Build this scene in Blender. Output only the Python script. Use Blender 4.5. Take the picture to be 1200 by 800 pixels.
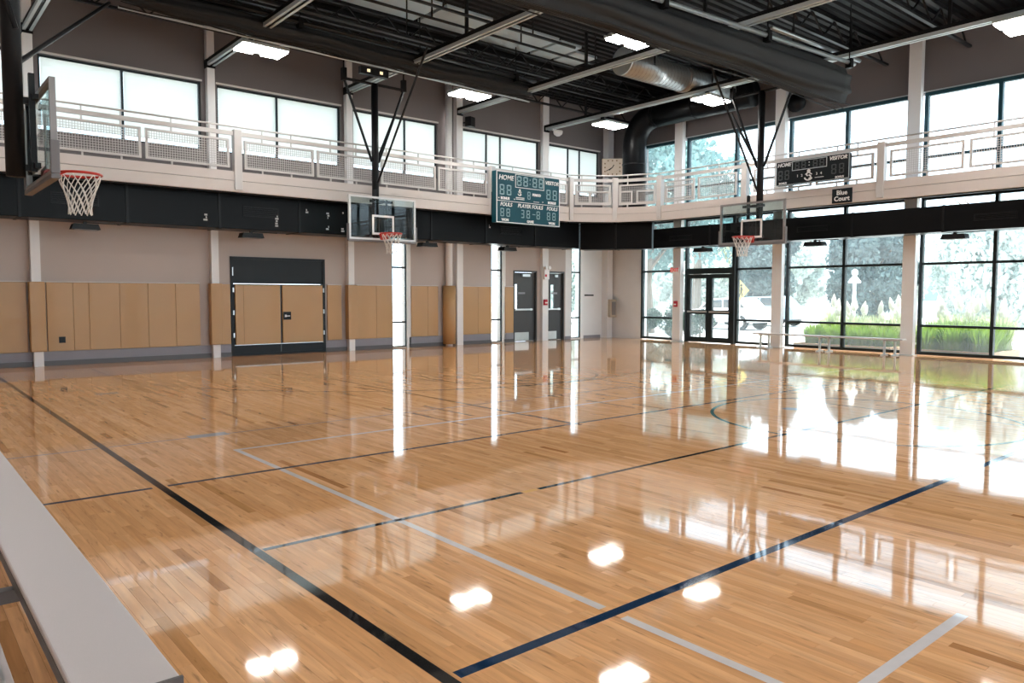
import bpy, math, random
from mathutils import Vector, Matrix
random.seed(11)
sc = bpy.context.scene
COL = sc.collection
for o in list(bpy.data.objects):
    bpy.data.objects.remove(o)
PI = math.pi

# ------------------------------------------------------------------ camera
def make_camera():
    yaw, pit, rol = (math.radians(a) for a in (49.855, 3.548, 0.096))
    fw = Vector((math.cos(yaw)*math.cos(pit), math.sin(yaw)*math.cos(pit), -math.sin(pit)))
    r0 = Vector((math.sin(yaw), -math.cos(yaw), 0)); u0 = r0.cross(fw)
    rt = r0*math.cos(rol) + u0*math.sin(rol); up = u0*math.cos(rol) - r0*math.sin(rol)
    cd = bpy.data.cameras.new('camera'); cam = bpy.data.objects.new('camera', cd); COL.objects.link(cam)
    cd.sensor_width = 36.0; cd.lens = 884.0/1200*36.0; cd.clip_start = 0.05; cd.clip_end = 500
    m = Matrix((rt, up, -fw)).transposed().to_4x4(); m.translation = (0, 0, 1.5)
    cam.matrix_world = m
    sc.camera = cam
make_camera()

# ------------------------------------------------------------------ world, sun, exposure
SKY = 2.7
SUN = 11.0
LAMP = 31.0
w = bpy.data.worlds.new('overcast_sky'); sc.world = w; w.use_nodes = True
nt = w.node_tree; nt.nodes.clear()
wo = nt.nodes.new('ShaderNodeOutputWorld'); bg = nt.nodes.new('ShaderNodeBackground')
tc = nt.nodes.new('ShaderNodeTexCoord'); nz = nt.nodes.new('ShaderNodeTexNoise'); nz.inputs['Scale'].default_value = 2.2
rp = nt.nodes.new('ShaderNodeValToRGB')
rp.color_ramp.elements[0].position = 0.3; rp.color_ramp.elements[0].color = (0.62, 0.80, 1.0, 1)
rp.color_ramp.elements[1].position = 0.7; rp.color_ramp.elements[1].color = (0.84, 0.92, 1.0, 1)
nt.links.new(tc.outputs['Generated'], nz.inputs['Vector']); nt.links.new(nz.outputs['Fac'], rp.inputs['Fac'])
nt.links.new(rp.outputs['Color'], bg.inputs['Color']); bg.inputs['Strength'].default_value = SKY
nt.links.new(bg.outputs[0], wo.inputs[0])
sl = bpy.data.lights.new('sun', 'SUN'); sl.energy = SUN; sl.angle = math.radians(3); sl.color = (1, 0.96, 0.9)
so = bpy.data.objects.new('sun', sl); COL.objects.link(so)
so.rotation_euler = Vector((-0.17, 0.05, -1)).to_track_quat('-Z', 'Y').to_euler()
sc.view_settings.view_transform = 'Standard'
try: sc.view_settings.look = 'None'
except Exception: pass
sc.view_settings.gamma = 1.0; sc.view_settings.exposure = 0.92
sc.view_settings.use_curve_mapping = False
sc.cycles.use_denoising = True
sc.cycles.max_bounces = 10; sc.cycles.diffuse_bounces = 5; sc.cycles.glossy_bounces = 4
sc.cycles.transparent_max_bounces = 16; sc.cycles.transmission_bounces = 6
sc.cycles.caustics_reflective = False; sc.cycles.caustics_refractive = False
sc.cycles.sample_clamp_indirect = 6.0

# ------------------------------------------------------------------ materials
MATS = {}
def mat(name, col, rough=0.5, metal=0.0, var=0.07, scale=3.0, spec=0.5, coat=0.0, bump=0.0, stretch=(1, 1, 1), emit=None, es=0.0):
    m = bpy.data.materials.new(name); m.use_nodes = True
    t = m.node_tree; b = t.nodes['Principled BSDF']
    c = t.nodes.new('ShaderNodeTexCoord'); mp = t.nodes.new('ShaderNodeMapping'); n = t.nodes.new('ShaderNodeTexNoise')
    mp.inputs['Scale'].default_value = stretch; n.inputs['Scale'].default_value = scale; n.inputs['Detail'].default_value = 5
    mx = t.nodes.new('ShaderNodeMix'); mx.data_type = 'RGBA'
    mx.inputs[6].default_value = tuple(x*(1-var) for x in col) + (1,)
    mx.inputs[7].default_value = tuple(min(1, x*(1+var)) for x in col) + (1,)
    t.links.new(c.outputs['Object'], mp.inputs[0]); t.links.new(mp.outputs[0], n.inputs['Vector'])
    t.links.new(n.outputs['Fac'], mx.inputs[0]); t.links.new(mx.outputs[2], b.inputs['Base Color'])
    b.inputs['Roughness'].default_value = rough; b.inputs['Metallic'].default_value = metal
    b.inputs['Specular IOR Level'].default_value = spec; b.inputs['Coat Weight'].default_value = coat
    if bump:
        bp = t.nodes.new('ShaderNodeBump'); bp.inputs['Strength'].default_value = bump; bp.inputs['Distance'].default_value = 0.01
        t.links.new(n.outputs['Fac'], bp.inputs['Height']); t.links.new(bp.outputs[0], b.inputs['Normal'])
    if emit:
        b.inputs['Emission Color'].default_value = tuple(emit) + (1,); b.inputs['Emission Strength'].default_value = es
    MATS[name] = m
    return m
def glass(name, tint, refl=1.0, glare_veil=0.0):
    m = bpy.data.materials.new(name); m.use_nodes = True; t = m.node_tree; t.nodes.clear()
    o = t.nodes.new('ShaderNodeOutputMaterial'); a = t.nodes.new('ShaderNodeBsdfTransparent'); g = t.nodes.new('ShaderNodeBsdfGlossy')
    n = t.nodes.new('ShaderNodeTexNoise'); n.inputs['Scale'].default_value = 1.3
    rr = t.nodes.new('ShaderNodeMapRange'); rr.inputs[3].default_value = 0.005; rr.inputs[4].default_value = 0.02
    t.links.new(n.outputs['Fac'], rr.inputs[0]); t.links.new(rr.outputs[0], g.inputs['Roughness'])
    a.inputs[0].default_value = tuple(tint) + (1,)
    f = t.nodes.new('ShaderNodeFresnel'); f.inputs[0].default_value = 1.45
    mu = t.nodes.new('ShaderNodeMath'); mu.operation = 'MULTIPLY'; mu.inputs[1].default_value = refl; mu.use_clamp = True
    mx = t.nodes.new('ShaderNodeMixShader')
    ge = t.nodes.new('ShaderNodeNewGeometry'); iv = t.nodes.new('ShaderNodeMath'); iv.operation = 'SUBTRACT'; iv.inputs[0].default_value = 1.0
    m3 = t.nodes.new('ShaderNodeMath'); m3.operation = 'MULTIPLY'
    t.links.new(ge.outputs['Backfacing'], iv.inputs[1]); t.links.new(mu.outputs[0], m3.inputs[0]); t.links.new(iv.outputs[0], m3.inputs[1])
    t.links.new(f.outputs[0], mu.inputs[0]); t.links.new(m3.outputs[0], mx.inputs[0])
    t.links.new(a.outputs[0], mx.inputs[1]); t.links.new(g.outputs[0], mx.inputs[2]); t.links.new(mx.outputs[0], o.inputs[0])
    if glare_veil:      # translucent white veil on the pane stands in for outdoor glare
        tr = t.nodes.new('ShaderNodeBsdfTranslucent'); tr.inputs[0].default_value = (0.86, 0.92, 0.93, 1); m2 = t.nodes.new('ShaderNodeMixShader')
        n2 = t.nodes.new('ShaderNodeTexNoise'); n2.inputs['Scale'].default_value = 0.9; n2.inputs['Detail'].default_value = 4
        r2 = t.nodes.new('ShaderNodeMapRange'); r2.inputs[3].default_value = glare_veil*0.6; r2.inputs[4].default_value = glare_veil*1.4
        t.links.new(n2.outputs['Fac'], r2.inputs[0]); t.links.new(r2.outputs[0], m2.inputs[0])
        t.links.new(mx.outputs[0], m2.inputs[1]); t.links.new(tr.outputs[0], m2.inputs[2]); t.links.new(m2.outputs[0], o.inputs[0])
    MATS[name] = m
def thin_cloth(name, col, trans, var=0.05, scale=(1, 1, 30)):
    m = bpy.data.materials.new(name); m.use_nodes = True; t = m.node_tree; t.nodes.clear()
    o = t.nodes.new('ShaderNodeOutputMaterial'); d = t.nodes.new('ShaderNodeBsdfDiffuse'); s = t.nodes.new('ShaderNodeBsdfTranslucent')
    c = t.nodes.new('ShaderNodeTexCoord'); mp = t.nodes.new('ShaderNodeMapping'); mp.inputs['Scale'].default_value = scale
    n = t.nodes.new('ShaderNodeTexNoise'); n.inputs['Scale'].default_value = 1.5
    mx = t.nodes.new('ShaderNodeMix'); mx.data_type = 'RGBA'
    mx.inputs[6].default_value = tuple(x*(1-var) for x in col) + (1,); mx.inputs[7].default_value = tuple(min(1, x*(1+var)) for x in col) + (1,)
    t.links.new(c.outputs['Object'], mp.inputs[0]); t.links.new(mp.outputs[0], n.inputs['Vector']); t.links.new(n.outputs['Fac'], mx.inputs[0])
    t.links.new(mx.outputs[2], d.inputs[0]); t.links.new(mx.outputs[2], s.inputs[0])
    ms = t.nodes.new('ShaderNodeMixShader'); ms.inputs[0].default_value = trans
    t.links.new(d.outputs[0], ms.inputs[1]); t.links.new(s.outputs[0], ms.inputs[2]); t.links.new(ms.outputs[0], o.inputs[0])
    MATS[name] = m
def wood(name):
    m = bpy.data.materials.new(name); m.use_nodes = True; t = m.node_tree; b = t.nodes['Principled BSDF']
    at = t.nodes.new('ShaderNodeAttribute'); at.attribute_name = 'tone'
    rp = t.nodes.new('ShaderNodeValToRGB'); e = rp.color_ramp.elements
    e[0].position = 0.0; e[0].color = (0.43, 0.188, 0.07, 1)
    e[1].position = 1.0; e[1].color = (0.81, 0.455, 0.23, 1)
    x = e.new(0.16); x.color = (0.55, 0.275, 0.11, 1)
    x = e.new(0.45); x.color = (0.70, 0.363, 0.163, 1)
    x = e.new(0.75); x.color = (0.755, 0.408, 0.195, 1)
    c = t.nodes.new('ShaderNodeTexCoord'); mp = t.nodes.new('ShaderNodeMapping'); mp.inputs['Scale'].default_value = (28, 2.2, 28)
    ge = t.nodes.new('ShaderNodeNewGeometry')
    ad = t.nodes.new('ShaderNodeVectorMath'); ad.operation = 'ADD'
    cx = t.nodes.new('ShaderNodeCombineXYZ'); mm = t.nodes.new('ShaderNodeMath'); mm.operation = 'MULTIPLY'; mm.inputs[1].default_value = 37.0
    t.links.new(at.outputs['Fac'], mm.inputs[0]); t.links.new(mm.outputs[0], cx.inputs[2])
    t.links.new(ge.outputs['Position'], ad.inputs[0]); t.links.new(cx.outputs[0], ad.inputs[1]); t.links.new(ad.outputs[0], mp.inputs[0])
    n = t.nodes.new('ShaderNodeTexNoise'); n.inputs['Scale'].default_value = 1.0; n.inputs['Detail'].default_value = 6; n.inputs['Distortion'].default_value = 0.6
    t.links.new(mp.outputs[0], n.inputs['Vector'])
    nr = t.nodes.new('ShaderNodeMapRange'); nr.inputs[1].default_value = 0.3; nr.inputs[2].default_value = 0.75; nr.inputs[3].default_value = 1.10; nr.inputs[4].default_value = 0.78
    t.links.new(n.outputs['Fac'], nr.inputs[0])
    hs = t.nodes.new('ShaderNodeHueSaturation')
    mp2 = t.nodes.new('ShaderNodeMapping'); mp2.inputs['Scale'].default_value = (34, 4.5, 34); n2 = t.nodes.new('ShaderNodeTexNoise'); n2.inputs['Scale'].default_value = 1.0; n2.inputs['Detail'].default_value = 3
    t.links.new(ad.outputs[0], mp2.inputs[0]); t.links.new(mp2.outputs[0], n2.inputs['Vector'])
    r2 = t.nodes.new('ShaderNodeMapRange'); r2.inputs[1].default_value = 0.62; r2.inputs[2].default_value = 0.74; r2.inputs[3].default_value = 1.0; r2.inputs[4].default_value = 0.58
    t.links.new(n2.outputs['Fac'], r2.inputs[0]); mv = t.nodes.new('ShaderNodeMath'); mv.operation = 'MULTIPLY'
    t.links.new(nr.outputs[0], mv.inputs[0]); t.links.new(r2.outputs[0], mv.inputs[1])
    t.links.new(at.outputs['Fac'], rp.inputs['Fac']); t.links.new(rp.outputs['Color'], hs.inputs['Color']); t.links.new(mv.outputs[0], hs.inputs['Value'])
    t.links.new(hs.outputs[0], b.inputs['Base Color'])
    b.inputs['Roughness'].default_value = 0.6; b.inputs['Specular IOR Level'].default_value = 0.0
    gloss_coat(t, b)
    MATS[name] = m
def gloss_coat(t, b):
    b.inputs['Coat Weight'].default_value = 1.0; b.inputs['Coat Roughness'].default_value = 0.045; b.inputs['Coat IOR'].default_value = 1.55
    ge = t.nodes.new('ShaderNodeNewGeometry'); n = t.nodes.new('ShaderNodeTexNoise'); n.inputs['Scale'].default_value = 2.5; n.inputs['Detail'].default_value = 2
    bp = t.nodes.new('ShaderNodeBump'); bp.inputs['Strength'].default_value = 0.12; bp.inputs['Distance'].default_value = 0.006
    t.links.new(ge.outputs['Position'], n.inputs['Vector']); t.links.new(n.outputs['Fac'], bp.inputs['Height']); t.links.new(bp.outputs[0], b.inputs['Coat Normal'])
def paint(name, col):
    m = mat(name, col, rough=0.6, spec=0.0, var=0.1, scale=14)
    gloss_coat(m.node_tree, m.node_tree.nodes['Principled BSDF'])

wood('maple'); paint('line_black', (0.016, 0.015, 0.015)); paint('line_blue', (0.008, 0.03, 0.075)); paint('line_white', (0.62, 0.58, 0.58))
paint('line_grey', (0.27, 0.25, 0.26)); paint('line_brown', (0.06, 0.035, 0.025)); paint('line_teal', (0.02, 0.11, 0.12)); paint('line_gold', (0.75, 0.42, 0.13))
paint('plate', (0.36, 0.35, 0.37))
mat('subfloor', (0.16, 0.08, 0.035), 0.8)
mat('wall_taupe', (0.50, 0.43, 0.395), 0.85, var=0.05, scale=1.2, bump=0.03)
mat('wall_upper', (0.165, 0.145, 0.145), 0.85, var=0.06, scale=0.9)
mat('wall_pale', (0.78, 0.765, 0.76), 0.8, var=0.04)
mat('steel_white', (0.80, 0.78, 0.775), 0.42, var=0.05, scale=2)
mat('fascia', (0.58, 0.52, 0.49), 0.5, var=0.05, scale=2)
mat('rail_white', (0.54, 0.51, 0.495), 0.38, var=0.04)
mat('pad_tan', (0.50, 0.295, 0.13), 0.5, var=0.06, scale=1.6, bump=0.03, coat=0.12)
mat('pad_seam', (0.17, 0.10, 0.05), 0.6)
mat('base_grey', (0.27, 0.26, 0.29), 0.6)
mat('cap_white', (0.66, 0.62, 0.58), 0.5)
mat('black_steel', (0.008, 0.008, 0.009), 0.4, var=0.2, spec=0.2)
mat('black_duct', (0.004, 0.0042, 0.005), 0.35, var=0.25, scale=1.2, spec=0.12)
mat('duct_mark', (0.55, 0.55, 0.55), 0.7, var=0.3, scale=20)
mat('deck_black', (0.006, 0.0055, 0.0065), 0.6, var=0.25, spec=0.2)
mat('joist_black', (0.009, 0.009, 0.010), 0.45, var=0.3, spec=0.3)
mat('beam_grey', (0.54, 0.60, 0.62), 0.42, 0.3, var=0.1)
mat('panel_grey', (0.50, 0.60, 0.66), 0.3, 0.25, var=0.22, scale=2.5, stretch=(1, 0.3, 1))
mat('galv', (0.42, 0.45, 0.46), 0.36, 0.7, var=0.12, scale=5)
mat('curtain_black', (0.007, 0.007, 0.008), 0.75, var=0.25, scale=6)
mat('frame_dark', (0.010, 0.017, 0.019), 0.45, var=0.15, spec=0.3); mat('frame_flare', (0.010, 0.045, 0.06), 0.45, var=0.15, spec=0.3)  # upper window frames have the teal flare bleed painted into their colour
mat('door_dark', (0.017, 0.021, 0.025), 0.5, var=0.1, spec=0.25)
mat('door_grey', (0.055, 0.055, 0.057), 0.5, var=0.1)
mat('satin_steel', (0.60, 0.60, 0.60), 0.3, 0.85, var=0.1, scale=10)
mat('aluminium', (0.56, 0.51, 0.51), 0.42, 0.15, var=0.04, scale=40, stretch=(8, 1, 8))
mat('aluminium_dark', (0.12, 0.11, 0.11), 0.5, 0.4)
mat('red_rim', (0.50, 0.022, 0.012), 0.35)
mat('net_white', (0.72, 0.68, 0.64), 0.9)
mat('board_frame', (0.66, 0.66, 0.66), 0.4, 0.2)
mat('board_grey', (0.25, 0.235, 0.235), 0.45, 0.2)
mat('board_pad', (0.16, 0.15, 0.155), 0.6)
mat('white_paint', (0.82, 0.82, 0.82), 0.5)
mat('yellow_tape', (0.6, 0.45, 0.06), 0.5)
mat('score_teal', (0.006, 0.066, 0.092), 0.42, var=0.08, spec=0.25)
mat('score_black', (0.007, 0.010, 0.013), 0.4, spec=0.2)
mat('digit_pale', (0.25, 0.40, 0.44), 0.5)
mat('digit_dim', (0.055, 0.065, 0.07), 0.5)
mat('exit_red', (0.75, 0.06, 0.06), 0.4, emit=(1, 0.1, 0.08), es=0.12)
mat('alarm_red', (0.55, 0.02, 0.04), 0.4)
mat('clock_face', (0.55, 0.44, 0.34), 0.5, var=0.05)
mat('beige_box', (0.50, 0.42, 0.33), 0.5)
mat('lamp_emit', (0.9, 0.9, 0.9), 0.5, emit=(1.0, 0.97, 0.92), es=LAMP)
mat('spot_emit', (0.9, 0.8, 0.5), 0.5, emit=(1.0, 0.85, 0.55), es=0.45)
mat('concrete_out', (0.52, 0.51, 0.49), 0.9, var=0.1, scale=0.8)
mat('road', (0.40, 0.40, 0.40), 0.9, var=0.08)
mat('soil', (0.16, 0.10, 0.065), 0.95, var=0.3, scale=9)
mat('kerb_wood', (0.36, 0.22, 0.13), 0.8)
mat('bark', (0.16, 0.12, 0.09), 0.9, var=0.3, scale=8)
thin_cloth('leaf_hazed', (0.68, 0.73, 0.70), 0.35, 0.35, (3, 3, 3))  # leaf colour whitened to hold the overexposed haze outdoors
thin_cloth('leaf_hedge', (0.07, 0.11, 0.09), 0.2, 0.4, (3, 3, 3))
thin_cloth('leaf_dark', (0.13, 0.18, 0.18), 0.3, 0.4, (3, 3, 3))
thin_cloth('leaf_teal', (0.17, 0.28, 0.27), 0.35, 0.4, (3, 3, 3))
thin_cloth('leaf_lime', (0.52, 0.54, 0.36), 0.35, 0.35, (3, 3, 3))
thin_cloth('grass_blade', (0.19, 0.29, 0.045), 0.4, 0.55, (4, 4, 1))
thin_cloth('grass_pale', (0.44, 0.48, 0.27), 0.4, 0.25, (4, 4, 1))
thin_cloth('plume', (0.80, 0.77, 0.72), 0.4, 0.05, (4, 4, 1))
thin_cloth('blind', (0.84, 0.85, 0.83), 0.50, 0.025, (0.4, 0.4, 22))
glass('window_glass', (0.93, 0.975, 0.97)); glass('veil_glass', (0.93, 0.975, 0.97), 1.0, 0.045); glass('board_glass', (0.80, 0.90, 0.91), 1.2); glass('car_glass', (0.25, 0.3, 0.32), 2.0)
mat('car_white', (0.75, 0.75, 0.76), 0.3, coat=0.6, var=0.02); mat('car_blue', (0.24, 0.33, 0.40), 0.3, coat=0.6); mat('tyre', (0.02, 0.02, 0.02), 0.8)
mat('lamp_post', (0.70, 0.72, 0.72), 0.5); mat('sign_yellow', (0.72, 0.55, 0.12), 0.5)
mat('house_pale', (0.62, 0.64, 0.66), 0.8); mat('house_roof', (0.33, 0.35, 0.38), 0.8); mat('house_win', (0.18, 0.26, 0.32), 0.2)

# ------------------------------------------------------------------ helpers
class MB:
    def __init__(s): s.v = []; s.f = []
    def add(s, vs, fs):
        k = len(s.v); s.v += [tuple(p) for p in vs]; s.f += [tuple(i+k for i in f) for f in fs]; return s
    def box(s, x0, x1, y0, y1, z0, z1):
        return s.add([(x0,y0,z0),(x1,y0,z0),(x1,y1,z0),(x0,y1,z0),(x0,y0,z1),(x1,y0,z1),(x1,y1,z1),(x0,y1,z1)],
                     [(0,3,2,1),(4,5,6,7),(0,1,5,4),(1,2,6,5),(2,3,7,6),(3,0,4,7)])
    def bar(s, p0, p1, wd, ht, up=(0,0,1)):
        p0 = Vector(p0); p1 = Vector(p1); d = (p1-p0).normalized(); up = Vector(up)
        if abs(d.dot(up)) > 0.98: up = Vector((1,0,0))
        r = d.cross(up).normalized(); u = r.cross(d)
        a = [r*(-wd/2)+u*(-ht/2), r*(wd/2)+u*(-ht/2), r*(wd/2)+u*(ht/2), r*(-wd/2)+u*(ht/2)]
        return s.add([p0+q for q in a]+[p1+q for q in a], [(0,1,2,3),(7,6,5,4),(0,4,5,1),(1,5,6,2),(2,6,7,3),(3,7,4,0)])
    def tube(s, pts, r, n=8, caps=True):
        pts = [Vector(p) for p in pts]; rs = r if isinstance(r, (list, tuple)) else [r]*len(pts)
        ring = []; prev = None
        for i, p in enumerate(pts):
            d = (pts[min(i+1, len(pts)-1)] - pts[max(i-1, 0)]).normalized()
            if prev is None:
                a = Vector((0,0,1)) if abs(d.z) < 0.9 else Vector((1,0,0)); a = d.cross(a).normalized()
            else: a = (prev - d*prev.dot(d)).normalized()
            prev = a; b = d.cross(a)
            ring.append([p + (a*math.cos(2*PI*k/n) + b*math.sin(2*PI*k/n))*rs[i] for k in range(n)])
        vs = [q for rg in ring for q in rg]; fs = []
        for i in range(len(pts)-1):
            for k in range(n):
                fs.append((i*n+k, i*n+(k+1)%n, (i+1)*n+(k+1)%n, (i+1)*n+k))
        if caps: fs += [tuple(range(n-1, -1, -1)), tuple((len(pts)-1)*n+k for k in range(n))]
        return s.add(vs, fs)
    def torus(s, c, R, r, n=28, m=8):
        vs = []; fs = []
        for i in range(n):
            a = 2*PI*i/n
            for j in range(m):
                b = 2*PI*j/m; q = R + r*math.cos(b)
                vs.append((c[0]+q*math.cos(a), c[1]+q*math.sin(a), c[2]+r*math.sin(b)))
        for i in range(n):
            for j in range(m):
                fs.append((i*m+j, ((i+1)%n)*m+j, ((i+1)%n)*m+(j+1)%m, i*m+(j+1)%m))
        return s.add(vs, fs)
    def prism(s, poly, y0, y1):   # poly in (x,z)
        n = len(poly); vs = [(x,y0,z) for x,z in poly]+[(x,y1,z) for x,z in poly]
        return s.add(vs, [tuple(range(n)), tuple(range(2*n-1, n-1, -1))]+[(i, i+n, (i+1)%n+n, (i+1)%n) for i in range(n)])
    def ring(s, cx, cy, R0, R1, z0, z1, a0=0, a1=2*PI, n=64):
        vs = []; fs = []
        for i in range(n+1):
            a = a0+(a1-a0)*i/n; c, t = math.cos(a), math.sin(a)
            vs += [(cx+R0*c,cy+R0*t,z0),(cx+R1*c,cy+R1*t,z0),(cx+R1*c,cy+R1*t,z1),(cx+R0*c,cy+R0*t,z1)]
        for i in range(n):
            k = 4*i
            fs += [(k+3,k+2,k+6,k+7),(k+1,k+5,k+6,k+2),(k,k+3,k+7,k+4),(k,k+4,k+5,k+1)]
        return s.add(vs, fs)
    def frame(s, x0, x1, y0, y1, z0, z1, t, tb=None):  # rectangular frame facing y
        tb = tb or t
        s.box(x0, x0+t, y0, y1, z0, z1); s.box(x1-t, x1, y0, y1, z0, z1)
        s.box(x0+t, x1-t, y0, y1, z0, z0+tb); s.box(x0+t, x1-t, y0, y1, z1-tb, z1); return s
    def mesh(s, name, m, smooth=False):
        me = bpy.data.meshes.new(name); me.from_pydata(s.v, [], s.f); me.materials.append(MATS[m]); me.update()
        if smooth:
            for p in me.polygons: p.use_smooth = True
        return me
    def build(s, name, m, parent=None, smooth=False, bevel=0.0, label=None):
        o = bpy.data.objects.new(name, s.mesh(name, m, smooth)); COL.objects.link(o)
        if parent is not None: o.parent = parent
        if bevel:
            b = o.modifiers.new('bevel', 'BEVEL'); b.width = bevel; b.segments = 2; b.limit_method = 'ANGLE'
        if label: o['label'] = label
        return o
def B(x0, x1, y0, y1, z0, z1): return MB().box(x0, x1, y0, y1, z0, z1)
def tag(o, label=None, cat=None, group=None, kind=None):
    if label: o['label'] = label
    if cat: o['category'] = cat
    if group: o['group'] = group
    if kind: o['kind'] = kind
    return o
def root(name, label, cat, loc=(0,0,0), rz=0.0, group=None, kind=None):
    o = bpy.data.objects.new(name, None); COL.objects.link(o); o.empty_display_size = 0.1
    o.location = loc; o.rotation_euler = (0, 0, rz)
    return tag(o, label, cat, group, kind)
def structure(name, label=None):
    o = bpy.data.objects.new(name, None); COL.objects.link(o); tag(o, label, None, None, 'structure'); return o
def copy_tree(o, parent=None):
    c = o.copy(); COL.objects.link(c)
    if parent is not None: c.parent = parent
    for ch in [q for q in bpy.data.objects if q.parent == o]: copy_tree(ch, c)
    return c
def text(name, s, size, m, parent, x, y, z, align='CENTER', bold=0.0, shear=0.0):
    cu = bpy.data.curves.new(name, 'FONT'); cu.body = s; cu.size = size; cu.align_x = align; cu.align_y = 'CENTER'
    cu.extrude = 0.004; cu.offset = bold; cu.shear = shear; cu.resolution_u = 3
    t = bpy.data.objects.new(name, cu)
    me = bpy.data.meshes.new_from_object(t); bpy.data.objects.remove(t)
    me.materials.clear(); me.materials.append(MATS[m])
    o = bpy.data.objects.new(name, me); COL.objects.link(o); o.parent = parent
    o.location = (x, y, z); o.rotation_euler = (PI/2, 0, 0); return o
def wall_cells(mb, axis, a0, a1, d0, d1, z0, z1, openings):
    """boxes of a wall along axis 'x' or 'y' with rectangular openings (b0,b1,c0,c1)"""
    xs = sorted(set([a0, a1] + [v for o in openings for v in o[:2] if a0 < v < a1]))
    for i in range(len(xs)-1):
        p, q = xs[i], xs[i+1]; mid = (p+q)/2
        cuts = sorted([(max(z0, o[2]), min(z1, o[3])) for o in openings if o[0] < mid < o[1]])
        z = z0; spans = []
        for c0, c1 in cuts:
            if c0 > z: spans.append((z, c0))
            z = max(z, c1)
        if z < z1: spans.append((z, z1))
        for s0, s1 in spans:
            if axis == 'x': mb.box(p, q, d0, d1, s0, s1)
            else: mb.box(d0, d1, p, q, s0, s1)

# room extents
X0, X1, Y0, Y1, ZC = -1.6, 19.95, -9.8, 18.32, 7.87
COLX = [2.545, 6.16, 9.72, 13.30, 16.77]
COLY = [15.13, 11.62, 8.03, 4.48, 0.93, -2.62, -6.17]

# ------------------------------------------------------------------ floor
floor = B(X0-0.2, X1+0.2, Y0-0.2, Y1+0.3, -0.3, -0.004).build('floor', 'subfloor')
tag(floor, None, None, None, 'structure')
def build_floor():
    BW, G = 0.0575, 0.0009
    cy, sy = math.cos(math.radians(49.855)), math.sin(math.radians(49.855))
    boards = []
    x = X0
    while x < X1:
        y = -2.0 - random.random()
        while y < Y1:
            L = random.choice((0.35, 0.5, 0.65, 0.8, 0.95, 1.15))*random.uniform(0.9, 1.1)
            y1 = min(y+L, Y1+0.1)
            tone = random.random()
            tone = tone*0.25 if random.random() < 0.06 else 0.35+0.65*tone
            boards.append((x, min(x+BW, X1)-G, y, y1-G, tone)); y += L
        x += BW
    def score(b):
        mx, my = (b[0]+b[1])/2, (b[2]+b[3])/2
        d = mx*cy + my*sy; r = mx*sy - my*cy
        if d < 1.0: return 0
        u = 600 + 884*r/d; v = 345 + 884*1.5/d
        if u < 30 or u > 1195 or v > 797 or (v-349) > 1.245*(u+141) - 12: return 0
        return (b[3]-b[2])/d**2.5
    order = sorted(range(len(boards)), key=lambda i: -score(boards[i]))
    near = set(order[:300])
    def put(mb, b): 
        x0, x1, y0, y1 = b[:4]
        mb.add([(x0,y0,-0.006),(x1,y0,-0.006),(x1,y1,-0.006),(x0,y1,-0.006),(x0,y0,0),(x1,y0,0),(x1,y1,0),(x0,y1,0)],
               [(4,5,6,7),(0,1,5,4),(1,2,6,5),(2,3,7,6),(3,0,4,7)])
    def tones(me, arr):
        a = me.attributes.new('tone', 'FLOAT', 'FACE'); a.data.foreach_set('value', arr)
    far = MB(); fa = []
    for i, b in enumerate(boards):
        if i in near:
            mb = MB(); put(mb, b); o = mb.build('floor_board', 'maple', floor); tones(o.data, [b[4]]*5)
        else:
            put(far, b); fa += [b[4]]*5
    # part of the hall behind the first boards, never in view
    n = 0; x = X0
    while x < X1:
        y = Y0
        while y < -2.9:
            put(far, (x, min(x+0.23, X1)-G, y, min(y+1.8, -2.9)-G)); fa += [random.uniform(0.3, 0.9)]*5; y += 1.8
        x += 0.23
    o = far.build('floor_boards', 'maple', floor); tones(o.data, fa); o['kind'] = 'stuff'
build_floor()

def line(m, x0, x1, y0, y1): return B(x0, x1, y0, y1, 0.0, 0.0006).build('court_line', m, floor)
def arc(m, cx, cy, R, wd, a0=0, a1=2*PI, n=80): return MB().ring(cx, cy, R-wd/2, R+wd/2, 0.0, 0.0006, a0, a1, n).build('court_line', m, floor)
line('line_black', 1.622, 1.680, -9.0, 17.6)
line('line_blue', 1.70, 17.6, 2.322, 2.380)
line('line_black', 1.69, 3.70, 4.247, 4.292); line('line_black', 3.87, 16.7, 4.247, 4.292); line('line_gold', 3.72, 3.85, 4.245, 4.294)
line('line_blue', -0.6, 1.585, 6.175, 6.222); line('line_blue', 1.70, 18.0, 6.175, 6.222)
line('line_grey', -0.6, 1.60, 8.137, 8.163); line('line_grey', 1.70, 9.6, 8.137, 8.163)
line('line_white', 2.588, 2.638, 2.42, 7.255); line('line_white', 2.588, 2.638, -5.0, 2.285); line('line_white', 2.638, 15.8, 7.205, 7.255)
line('line_white', 1.75, 3.86, 1.255, 1.305)
line('line_black', 6.14, 6.18, 6.23, 16.4)
line('line_black', 7.35, 7.39, 11.02, 17.5); line('line_black', 11.01, 11.05, 11.02, 17.5); line('line_black', 7.35, 11.05, 10.98, 11.02)
arc('line_black', 9.2, 11.0, 1.68, 0.045)
arc('line_brown', 9.2, 15.2, 5.95, 0.06, PI, 2*PI, 110); line('line_brown', 3.225, 3.275, 15.2, 17.0); line('line_brown', 15.125, 15.175, 15.2, 17.0)
line('line_brown', -0.6, 1.61, 14.66, 14.69); line('line_brown', 1.69, 7.3, 14.66, 14.69)
arc('line_teal', 9.2, 4.27, 1.76, 0.045)
arc('line_teal', 14.36, 10.55, 0.60, 0.09); arc('line_teal', 14.36, 10.55, 0.26, 0.14)
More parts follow.
